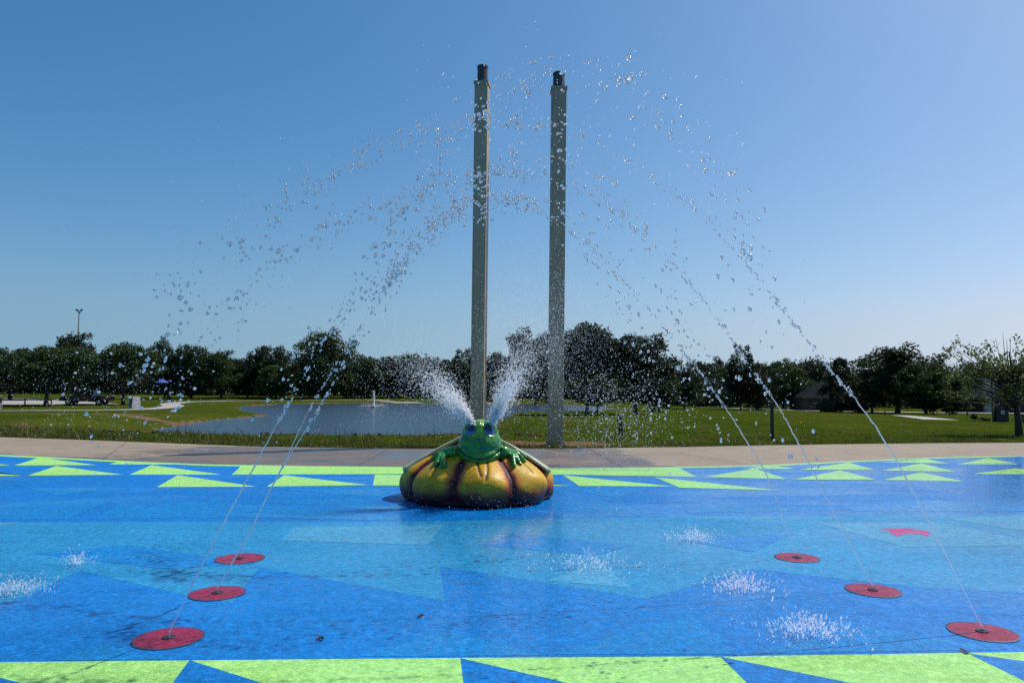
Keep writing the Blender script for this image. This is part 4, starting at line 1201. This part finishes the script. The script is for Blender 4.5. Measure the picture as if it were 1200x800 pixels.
# ------------------------------------------------------------------ frog's eye sprays
def spray(tip_px, px_axis, ydepth, spread, n_core, n_mist, label):
    o = depth_pt(*tip_px, FC.y - 0.62)
    axis = [o] + [depth_pt(u, v, FC.y - 0.62 + (ydepth - FC.y + 0.62) * i / len(px_axis)) for i, (u, v) in enumerate(px_axis, 1)]
    Q = np.array([q[:] for q in catmull(axis)]); seg = np.linalg.norm(np.diff(Q, axis=0), axis=1); s = np.concatenate([[0], np.cumsum(seg)]) / seg.sum()
    f = lambda t: np.stack([np.interp(t, s, Q[:, i]) for i in range(3)], 1)
    geo = []
    t = RNG.beta(0.9, 2.2, n_core); P_ = f(t) + RNG.normal(0, 1, (n_core, 3)) * (0.020 + spread * t[:, None] ** 1.1)
    d = f(np.clip(t + 0.02, 0, 1)) - f(np.clip(t - 0.02, 0, 1)); d /= np.linalg.norm(d, axis=1, keepdims=True) + 1e-9
    geo.append(balls(P_, (0.0045 + 0.006 * RNG.beta(1, 3, n_core)) * (1.25 - t * 0.7), 1, 0.35, d * RNG.uniform(0.2, 2.2, n_core)[:, None] * (1 - t)[:, None]))
    t = RNG.uniform(0.1, 1, n_mist) ** 0.8; P_ = f(t) + RNG.normal(0, 1, (n_mist, 3)) * (0.03 + spread * 2.2 * t[:, None] ** 1.1)
    geo.append(balls(P_, RNG.uniform(0.0018, 0.0050, n_mist), 1, 0.3))
    # solid root of the spray
    tt = np.linspace(0, 0.16, 20); geo.append(tube_geo(f(tt) + RNG.normal(0, 0.004, (20, 3)), 0.014 + 0.03 * tt / 0.16 + RNG.uniform(-0.006, 0.006, 20), 8))
    V, Fc = geo.pop(); root = empty('water_spray', o, 0, label, 'water spray', "sprays from the frog's eyes"); oo = np.array(o[:])
    obj('spray_core', np_mesh('spray_core', V - oo, Fc), M['froth'], root, smooth=True)
    V, Fc = cat_geo(geo)
    tag(obj('drops', np_mesh('drops', V - oo, Fc), M['froth'], root, smooth=True), kind='stuff')
    return root
spray((553, 495), [(528, 466), (503, 443), (478, 428), (450, 418)], FC.y - 1.0, 0.21, 4200, 4200, 'foaming white water spray fanning up and left from the frog over the pond')
spray((577, 495), [(592, 463), (606, 433), (620, 404), (632, 376), (640, 345)], FC.y - 0.9, 0.29, 4200, 7000, 'foaming water spray fanning up and right across the second tall pole')

# mist and stray drops in the air
def cloud(n, u0, u1, v0, v1, y0, y1, r0, r1, gauss=True):
    if gauss:
        u = RNG.normal((u0 + u1) / 2, (u1 - u0) / 4, n); v = RNG.normal((v0 + v1) / 2, (v1 - v0) / 4, n)
    else:
        u = RNG.uniform(u0, u1, n); v = RNG.uniform(v0, v1, n)
    y = RNG.uniform(y0, y1, n)
    P = np.array([depth_pt(a, b, c)[:] for a, b, c in zip(u, v, y)]); P = P[P[:, 2] > 0.03]
    return balls(P, r0 + (r1 - r0) * RNG.beta(1, 3, len(P)), 1, 0.35)
geo = [cloud(3000, 560, 790, 300, 520, 9.0, 10.6, 0.0018, 0.0058), cloud(3800, 590, 720, 300, 480, 9.0, 10.6, 0.0018, 0.0048), cloud(1500, 640, 800, 420, 560, 8.5, 10.5, 0.003, 0.011),
       cloud(1600, 330, 560, 330, 470, 9.0, 10.6, 0.0015, 0.0045), cloud(1100, -40, 230, 380, 520, 4.6, 7.5, 0.0012, 0.0048),
       cloud(500, 60, 340, 300, 430, 4.8, 7.5, 0.001, 0.003), cloud(60, 60, 240, 400, 520, 3.8, 5.2, 0.004, 0.013),
       cloud(1500, 470, 800, 555, 690, 5.5, 9.7, 0.0012, 0.0050), cloud(90, 720, 960, 400, 560, 5.5, 7.5, 0.003, 0.012), cloud(300, 460, 780, 70, 270, 4.8, 6.5, 0.003, 0.011), cloud(60, 760, 880, 90, 290, 4.8, 5.6, 0.003, 0.014), cloud(260, 150, 460, 170, 400, 5.0, 7.0, 0.002, 0.009)]
V, Fc = cat_geo(geo)
tag(obj('drifting_drops', np_mesh('drifting_drops', V, Fc), M['mist'], smooth=True), 'fine drops of spray drifting through the air around the frog and jets', 'spray', kind='stuff')

# small dark leaves lying on the wet pad
for u, v, lb in ((375.5, 748, 'small dark wet leaf on the blue pad right of the nearest left disc'), (1133, 764.5, 'small brown leaf on the blue pad edge below the nearest right disc'),
                 (491, 723, 'tiny dark leaf scrap on the deep blue pad in front of the frog')):
    c = plane_pt(u, v, 0.0145); bm = bmesh.new(); top = []; n = 14
    for i in range(n):
        a = 2 * math.pi * i / n; q = 0.026 * (1 + 0.35 * math.sin(3 * a + u)) * (0.75 + 0.25 * math.cos(a))
        top.append(bm.verts.new((math.cos(a) * q * 1.5, math.sin(a) * q, 0.003 + 0.012 * abs(math.sin(a * 1.5 + u)))))
    mid = bm.verts.new((0, 0, 0.004))
    for i in range(n): bm.faces.new((mid, top[i], top[(i + 1) % n]))
    bmesh.ops.solidify(bm, geom=list(bm.faces), thickness=0.0015)
    o = obj('fallen_leaf', bm_mesh(bm, 'fallen_leaf'), M['brown'] if u > 1000 else M['cap']); o.location = c; o.rotation_euler = (0, 0, u)
    tag(o, lb, 'leaf', 'leaves fallen on the pad')

# splashes where the jets come down
SP = [(950, 742, 0.30, 240, 'splash at the front right of the pad, nearest the lime border'), (868, 690, 0.26, 220, 'splash left of the middle red disc on the right'),
      (815, 633, 0.24, 170, 'small splash left of the farthest red disc on the right'), (690, 664, 0.45, 160, 'scattered low splash on the pad in front of the frog to the right'),
      (18, 694, 0.24, 150, 'splash at the left edge of the pad'), (90, 661, 0.13, 60, 'single upright splash crown left of the farthest left disc')]
for u, v, r, n, lb in SP:
    c = plane_pt(u, v, 0.02)
    n = n * 3
    a = RNG.uniform(0, 6.28, n); q = r * np.sqrt(RNG.uniform(0, 1, n)) * (0.35 + 0.65 * np.abs(np.sin(a * 2.5 + u))) * RNG.uniform(0.4, 1.5, n); h = np.abs(RNG.normal(0, 0.060, n)) * (0.35 + 0.65 * np.exp(-(q / r) ** 2)) + 0.002
    P_ = np.stack([np.cos(a) * q * 1.3, np.sin(a) * q, 0.004 + h], 1)
    V, Fc = balls(P_, 0.0014 + 0.0062 * RNG.beta(1, 3.0, n), 1, 0.45, np.stack([np.cos(a) * 0.5, np.sin(a) * 0.5, np.ones(n)], 1) * RNG.uniform(0, 2.5, (n, 1)))
    root = empty('water_splash', c, 0, lb, 'splash', 'splashes where the jets land')
    tag(obj('drops', np_mesh('drops', V, Fc), M['splash'], root, smooth=True), kind='stuff')

# ------------------------------------------------------------------ pond fountain
p = depth_pt(437.5, 477.4, 1.0); p = plane_pt(437.5, 477.4, WL)
root = empty('pond_fountain', p, 0, 'white upright fountain plume spraying in the middle of the pond', 'fountain')
H = 19.5 / ppm(p); n = 1400
t = RNG.uniform(0, 1, n) ** 0.8
V, Fc = balls(np.stack([RNG.normal(0, 0.10, n) * (1 - t * 0.55), RNG.normal(0, 0.10, n) * (1 - 0.5 * t), t * H], 1), RNG.uniform(0.02, 0.06, n), 1)
tag(obj('plume', np_mesh('plume', V, Fc), M['froth'], root, smooth=True), kind='stuff')
n = 420; a = RNG.uniform(0, 6.28, n); q = RNG.uniform(0.2, 2.2, n)
V, Fc = balls(np.stack([np.cos(a) * q, np.sin(a) * q, np.maximum(0.02, 0.9 * (q / 2.2) * (1 - q / 2.3) * 1.5 + RNG.normal(0, 0.08, n))], 1), RNG.uniform(0.012, 0.04, n), 1)
tag(obj('side_spray', np_mesh('side_spray', V, Fc), M['froth'], root, smooth=True), kind='stuff')
bm = bmesh.new(); bmesh.ops.create_cone(bm, cap_ends=True, segments=20, radius1=0.55, radius2=0.42, depth=0.22, matrix=Matrix.Translation((0, 0, 0.02)))
obj('float', bm_mesh(bm, 'fountain_float'), M['black'], root)

# ------------------------------------------------------------------ park furniture
def post(u, base, top, wpx, mat, name, label, cat, cap=True):
    p = gp(u, base); H = depth_pt(u, top, p.y).z - p.z; w = wpx / ppm(p)
    root = empty(name, p, 0, label, cat)
    obj('shaft', box_me('post_shaft', (0, 0, H / 2 - 0.1), (w, w, H + 0.2), bevel=w * 0.1), M[mat], root)
    if cap: obj('cap', box_me('post_cap', (0, 0, H + 0.03), (w * 1.25, w * 1.25, 0.06), bevel=w * 0.1), M['dark_metal'], root)
    return root
post(905, 514, 472.5, 3.4, 'black', 'bollard', 'thick black post standing in the grass right of the splash pad jets', 'post')
post(920.5, 480.5, 472.5, 1.8, 'black', 'bollard', 'short dark post far behind the thick black post, before the houses', 'post')
for i, (u, b) in enumerate(((1037, 486.2), (1094, 487), (1113, 487.2), (1133.5, 487.4))):
    post(u, b, b - 5.0, 1.2, 'black', 'roadside_post', ['short post by the road under the widest tree', 'short dark post by the road right of the widest tree', 'short post by the road between the bush and the chimney house',
         'short dark post by the road just left of the chimney house'][i], 'post', cap=False)['group'] = 'short posts along the road'

# noticeboard
p = gp(1173, 494)
k = 1 / ppm(p)
root = empty('noticeboard', p, 0, 'dark noticeboard box between two pale posts on the right lawn', 'noticeboard')
for dx, h in ((-7.5, 44), (8.5, 23)):
    obj('pole', tube_me('board_pole', [(dx * k, 0, -0.1), (dx * k, 0, h * k)], [0.055, 0.05], 10), M['steel'], root)
obj('crossbar', tube_me('board_bar', [(-7.5 * k, 0, 20.5 * k), (8.5 * k, 0, 20.5 * k)], [0.035, 0.035], 8), M['steel'], root)
bx = obj('board', box_me('board_box', (0.5 * k, 0.10, 8.5 * k), (14 * k, 0.5, 17 * k), bevel=0.03), M['black'], root)
obj('notice', box_me('board_notice', (0.5 * k, -0.165, 11 * k), (4.5 * k, 0.02, 4.5 * k)), M['cloth_grey'], None).parent = bx
# bin at right edge
p = gp(1200, 495); k = 1 / ppm(p)
root = empty('litter_bin', p, 0.1, 'brown square litter bin at the right edge behind the young tree trunk', 'bin')
obj('bin_body', box_me('bin_body', (0, 0, 4.5 * k), (9 * k, 9 * k, 9 * k), bevel=0.03), M['brown'], root)
obj('bin_lid', box_me('bin_lid', (0, 0, 9.6 * k), (10 * k, 10 * k, 1.2 * k), bevel=0.02), M['black'], root)

# floodlight pole
p = gp(88, 470); p = Vector((p.x * 1.12, p.y * 1.12, 0)); p.z = float(terrain_z(p.x, p.y))
H = depth_pt(88.3, 364, p.y).z - p.z
root = empty('floodlight_pole', p, 0, 'slim floodlight pole with two angled lamp heads above the left trees', 'lamp post')
obj('pole', tube_me('flood_pole', [(0, 0, -0.2), (0, 0, H)], [0.16, 0.09], 12), M['dark_metal'], root)
for sx in (-1, 1):
    ar = obj('arm', tube_me('flood_arm', [(0, 0, H - 0.5), (sx * 0.28, 0, H - 0.25), (sx * 0.36, 0, H)], [0.05, 0.05, 0.045], 8), M['dark_metal'], root)
    hd = obj('lamp_head', box_me('flood_head', (sx * 0.40, 0, H + 0.12), (0.42, 0.34, 0.26), Matrix.Rotation(-sx * R(32), 3, 'Y'), 0.03), M['dark_metal'], root)
    obj('lens', box_me('flood_lens', Vector((sx * 0.40, 0, H + 0.12)) + Matrix.Rotation(-sx * R(32), 3, 'Y') @ Vector((0, 0, -0.135)), (0.34, 0.26, 0.02), Matrix.Rotation(-sx * R(32), 3, 'Y')), M['lamp_glass'], None).parent = hd

# tapered marker
p = gp(157.5, 478.3); k = 1 / ppm(p)
root = empty('stone_marker', p, R(50), 'tapered stone marker beside the footpath, one face dark and one pale', 'marker')
obj('block', box_me('marker_block', (0, 0, 6.6 * k), (10.5 * k, 10.5 * k, 14 * k), bevel=0.02, taper=0.78), M['stone'], root)
rt = Matrix.Rotation(R(4.7), 3, 'Y')
obj('plaque', box_me('marker_plaque', (-4.72 * k, 0, 6.6 * k), (0.04, 7.8 * k, 11.5 * k), rt @ Matrix.Identity(3)), M['panel_navy'], root)
# blue shade umbrella
p = gp(186, 469.5); k = 1 / ppm(p)
root = empty('shade_umbrella', p, 0, 'blue shade umbrella on a slim pole below the tall narrow tree', 'umbrella')
hh = 25.5 * k
obj('pole', tube_me('umbrella_pole', [(0, 0, -0.1), (0, 0, hh)], [0.05, 0.05], 8), M['steel'], root)
bm = bmesh.new()
bmesh.ops.create_cone(bm, cap_ends=False, segments=8, radius1=8 * k, radius2=0.1, depth=4.5 * k, matrix=Matrix.Translation((3 * k, 0, hh - 2 * k)))
bmesh.ops.solidify(bm, geom=list(bm.faces), thickness=0.04)
obj('canopy', bm_mesh(bm, 'umbrella_canopy'), M['canopy_blue'], root)
# small bin by the path
p = gp(198, 468.6); k = 1 / ppm(p)
root = empty('litter_bin', p, 0, 'small dark litter bin near the bend of the path, right of the blue umbrella', 'bin')
obj('bin_body', tube_me('bin_drum', [(0, 0, 0), (0, 0, 0.6), (0, 0, 1.0)], [0.34, 0.37, 0.36], 16), M['black'], root)
obj('bin_lid', tube_me('bin_dome', [(0, 0, 1.0), (0, 0, 1.12), (0, 0, 1.2)], [0.38, 0.30, 0.08], 16), M['dark_metal'], root)

# low rail fence by the parking lot
pa, pb, pc = gp(-30, 475.6), gp(29, 475.4), gp(60, 476.8)
root = empty('rail_fence', pb, 0, 'low brown rail fence along the near side of the parking lot', 'fence')
tops = []
for q in (pa, pb, pc):
    l = q - pb; obj('post', box_me('rail_post', l + Vector((0, 0, 0.42)), (0.13, 0.13, 1.0), bevel=0.01), M['brown'], root); tops.append(l + Vector((0, -0.08, 0.80)))
obj('rail', tube_me('fence_rail', tops, [0.06] * 3, 8), M['brown'], root)

# ------------------------------------------------------------------ pickup truck
p = gp(102, 474.2)
root = empty('pickup_truck', p, R(3), 'dark maroon pickup truck parked under the trees on the left, facing left', 'pickup truck')
L = 6.2; W = 1.95
body = [(-3.1, 0.55), (-3.12, 0.95), (-2.95, 1.12), (-1.55, 1.22), (-1.5, 1.24), (3.0, 1.22), (3.1, 1.1), (3.1, 0.6), (2.55, 0.5), (2.4, 0.80), (2.1, 0.95), (1.75, 0.95), (1.45, 0.80), (1.3, 0.45),
        (-1.35, 0.45), (-1.5, 0.80), (-1.8, 0.95), (-2.15, 0.95), (-2.45, 0.80), (-2.6, 0.5)]
obj('body', prism_me('truck_body', body, W, 0.035), M['car_paint'], root, smooth=False)
cabn = [(-1.5, 1.20), (-0.72, 1.86), (-0.5, 1.93), (0.95, 1.95), (1.1, 1.9), (1.32, 1.22)]
obj('cab', prism_me('truck_cab', cabn, W - 0.18, 0.04), M['car_paint'], root)
for s in (-1, 1):
    yy = s * (W / 2 - 0.085)
    obj('side_window', prism_me('truck_window', [(-1.02, 1.30), (-0.62, 1.78), (0.12, 1.83), (0.12, 1.30)], 0.02, 0, yy), M['car_glass'], root)
    obj('side_window', prism_me('truck_window', [(0.2, 1.30), (0.2, 1.83), (0.92, 1.83), (1.08, 1.30)], 0.02, 0, yy), M['car_glass'], root)
    d = obj('door', prism_me('truck_door', [(-1.2, 0.55), (-1.2, 1.18), (0.14, 1.2), (0.14, 0.55)], 0.02, 0, s * (W / 2 + 0.004)), M['car_paint'], root)
    obj('handle', box_me('truck_handle', (0.0, s * (W / 2 + 0.03), 1.08), (0.2, 0.04, 0.04)), M['chrome'], None).parent = d
    obj('headlight', box_me('truck_headlight', (-3.08, s * 0.75, 0.92), (0.12, 0.34, 0.2), bevel=0.02), M['lamp_glass'], root)
    obj('mirror', box_me('truck_mirror', (-1.0, s * (W / 2 + 0.1), 1.32), (0.12, 0.2, 0.2), bevel=0.02), M['black'], root)
    for x in (-1.98, 1.93):
        bm = bmesh.new(); bmesh.ops.create_cone(bm, cap_ends=True, segments=28, radius1=0.41, radius2=0.41, depth=0.27, matrix=Matrix.Translation((x, s * (W / 2 - 0.15), 0.41)) @ Matrix.Rotation(R(90), 4, 'X'))
        wh = obj('wheel', bm_mesh(bm, 'truck_tyre'), M['rubber'], root)
        bm = bmesh.new(); bmesh.ops.create_cone(bm, cap_ends=True, segments=20, radius1=0.25, radius2=0.25, depth=0.03, matrix=Matrix.Translation((x, s * (W / 2 - 0.01), 0.41)) @ Matrix.Rotation(R(90), 4, 'X'))
        obj('rim', bm_mesh(bm, 'truck_rim'), M['chrome'], None).parent = wh
obj('windscreen', prism_me('truck_windscreen', [(-1.44, 1.27), (-0.76, 1.85), (-0.79, 1.88), (-1.48, 1.29)], W - 0.4), M['car_glass'], root)
obj('bumper', box_me('truck_bumper', (-3.12, 0, 0.62), (0.16, W - 0.05, 0.22), bevel=0.03), M['chrome'], root)
obj('grille', box_me('truck_grille', (-3.115, 0, 0.92), (0.06, 1.0, 0.26), bevel=0.01), M['black'], root)

# ------------------------------------------------------------------ people
def person(name_pt, H, rz, label, mats, joints_kw=None, child=False):
    """mats: (skin, top, trousers, hair, shoes); body grown with a skin modifier as one surface"""
    hs = 0.22 * H if child else 0.135 * H
    neck = H - hs; hip = H * (0.40 if child else 0.48); sh = neck - 0.035 * H; w = H * (0.115 if child else 0.105)
    bm = bmesh.new(); ly = bm.verts.layers.skin.verify()
    def vtx(x, y, z, r):
        v = bm.verts.new((x, y, z)); v[ly].radius = (r, r); return v
    pel = vtx(0, 0, hip, H * 0.075); wai = vtx(0, 0, hip + (sh - hip) * 0.45, H * 0.068); ch = vtx(0, 0, sh - 0.02 * H, H * 0.075); nk = vtx(0, 0, neck, H * 0.033)
    hd = vtx(0, -0.01 * H, neck + hs * 0.45, hs * 0.42); ht = vtx(0, 0, neck + hs * 0.75, hs * 0.36)
    for a, b in ((pel, wai), (wai, ch), (ch, nk), (nk, hd), (hd, ht)): bm.edges.new((a, b))
    for s in (-1, 1):
        th_ = vtx(s * H * 0.052, 0, hip * 0.93, H * 0.055); kn = vtx(s * H * 0.062, -0.02 * H * (s > 0), hip * 0.52, H * 0.038); an = vtx(s * H * 0.066, 0.02 * s * H, H * 0.045, H * 0.025); to = vtx(s * H * 0.075, -0.075 * H + 0.02 * s * H, H * 0.02, H * 0.02)
        s_ = vtx(s * w, 0, sh - 0.01 * H, H * 0.04); el = vtx(s * (w + H * 0.05), 0.01 * H, sh - 0.17 * H, H * 0.028); wr = vtx(s * (w + H * 0.055), -0.04 * H, sh - 0.31 * H, H * 0.02); ha = vtx(s * (w + H * 0.05), -0.06 * H, sh - 0.36 * H, H * 0.022)
        for a, b in ((pel, th_), (th_, kn), (kn, an), (an, to), (ch, s_), (s_, el), (el, wr), (wr, ha)): bm.edges.new((a, b))
    me0 = bm_mesh(bm, 'person_src')
    me0.skin_vertices[0].data[0].use_root = True
    me = evaluated(me0, [('SKIN', {}), ('SUBSURF', dict(levels=2, render_levels=2))])
    me.materials.clear()
    for m in mats[:3]: me.materials.append(M[m])
    for pgn in me.polygons:
        c = pgn.center; z = c.z
        if z > neck + 0.01 * H: k = 0
        elif abs(c.x) > w + 0.02 * H and z < sh - 0.12 * H: k = 0
        elif z > hip * 0.98: k = 1
        else: k = 2
        pgn.material_index = k
    root = bpy.data.objects.new('person', me); COL.objects.link(root); root.location = name_pt; root.rotation_euler = (0, 0, rz)
    me.polygons.foreach_set('use_smooth', [True] * len(me.polygons))
    tag(root, label, 'person')
    V, Fc = ell((0, 0.025 * H, neck + hs * 0.66), (hs * 0.43, hs * 0.42, hs * 0.40), sub=3)
    sel = (V[:, 1] > -0.10 * hs) | (V[:, 2] > neck + hs * 0.88)
    Fc = Fc[sel[Fc].all(1)]
    o = obj('hair' if mats[3] == 'hair' else 'cap', np_mesh('person_hair', V, Fc), M[mats[3]], root, smooth=True)
    for sx in (-1, 1):
        V, Fc = ell((sx * hs * 0.15, -hs * 0.45, neck + hs * 0.50), (hs * 0.05, hs * 0.03, hs * 0.04), sub=1); obj('eye', np_mesh('person_eye', V, Fc), M['black'], root)
    return root
p = gp(727.5, 512); H = depth_pt(727.5, 484.5, p.y).z - p.z
person(p, H, R(-25), 'small child in dark clothes standing on the grass right of the poles', ('skin', 'cloth_dark', 'cloth_dark', 'hair', 'black'), child=True)
p = gp(0.5, 479.6); H = depth_pt(0.5, 463.5, p.y).z - p.z
person(p, H, R(70), 'person in white cap, dark top and grey trousers at the left edge', ('skin', 'cloth_dark', 'cloth_grey', 'cloth_white', 'black'))

# ------------------------------------------------------------------ light, sky, view
SUN_AZ, SUN_EL = R(60), R(54)        # azimuth measured from +y (view direction) towards +x
W_ = bpy.data.worlds.new('World'); S.world = W_; W_.use_nodes = True
nt = W_.node_tree; nt.nodes.clear()
sky = nt.nodes.new('ShaderNodeTexSky'); sky.sky_type = 'NISHITA'; sky.sun_disc = False
sky.sun_elevation = SUN_EL; sky.sun_rotation = SUN_AZ
sky.air_density = 1.0; sky.dust_density = 1.5; sky.ozone_density = 3.0; sky.altitude = 0
tcw = nt.nodes.new('ShaderNodeTexCoord'); sxyz = nt.nodes.new('ShaderNodeSeparateXYZ'); cxyz = nt.nodes.new('ShaderNodeCombineXYZ')
mxz = nt.nodes.new('ShaderNodeMath'); mxz.operation = 'SMOOTH_MAX'; mxz.inputs[1].default_value = 0.085; mxz.inputs[2].default_value = 0.06
nt.links.new(tcw.outputs['Generated'], sxyz.inputs[0]); nt.links.new(sxyz.outputs['X'], cxyz.inputs['X']); nt.links.new(sxyz.outputs['Y'], cxyz.inputs['Y'])
nt.links.new(sxyz.outputs['Z'], mxz.inputs[0]); nt.links.new(mxz.outputs[0], cxyz.inputs['Z']); nt.links.new(cxyz.outputs[0], sky.inputs['Vector'])
bg = nt.nodes.new('ShaderNodeBackground'); bg.inputs['Strength'].default_value = 0.1
EXPO = 0.3
# the camera's colour rendering of a clear sky: per-channel contrast on the sky model
sp_ = nt.nodes.new('ShaderNodeSeparateColor'); cb_ = nt.nodes.new('ShaderNodeCombineColor'); nt.links.new(sky.outputs[0], sp_.inputs[0])
for k_, (pw_, gn_) in enumerate(((1.555, 0.0406), (1.053, 0.0937), (0.923, 0.1345))):
    a_ = nt.nodes.new('ShaderNodeMath'); a_.operation = 'POWER'; a_.inputs[1].default_value = pw_; nt.links.new(sp_.outputs[k_], a_.inputs[0])
    b_ = nt.nodes.new('ShaderNodeMath'); b_.operation = 'MULTIPLY'; b_.inputs[1].default_value = gn_ / 0.1 / 2 ** EXPO; nt.links.new(a_.outputs[0], b_.inputs[0]); nt.links.new(b_.outputs[0], cb_.inputs[k_])
wo = nt.nodes.new('ShaderNodeOutputWorld')
nt.links.new(cb_.outputs[0], bg.inputs['Color']); nt.links.new(bg.outputs[0], wo.inputs['Surface'])
sd_ = bpy.data.lights.new('sun', 'SUN'); sd_.energy = 3.6; sd_.angle = R(0.53); sd_.color = (1.0, 0.965, 0.915)
so = bpy.data.objects.new('sun', sd_); COL.objects.link(so)
to_sun = Vector((math.sin(SUN_AZ) * math.cos(SUN_EL), math.cos(SUN_AZ) * math.cos(SUN_EL), math.sin(SUN_EL)))
so.rotation_euler = to_sun.to_track_quat('Z', 'Y').to_euler(); so.location = (0, 0, 40)

S.view_settings.view_transform = 'Standard'; S.view_settings.look = 'None'
S.view_settings.exposure = EXPO; S.view_settings.gamma = 1.0; S.view_settings.use_curve_mapping = False
S.cycles.use_denoising = False
S.cycles.max_bounces = 10; S.cycles.transmission_bounces = 8; S.cycles.transparent_max_bounces = 24
S.cycles.caustics_reflective = False; S.cycles.caustics_refractive = False
S.cycles.sample_clamp_indirect = 6.0
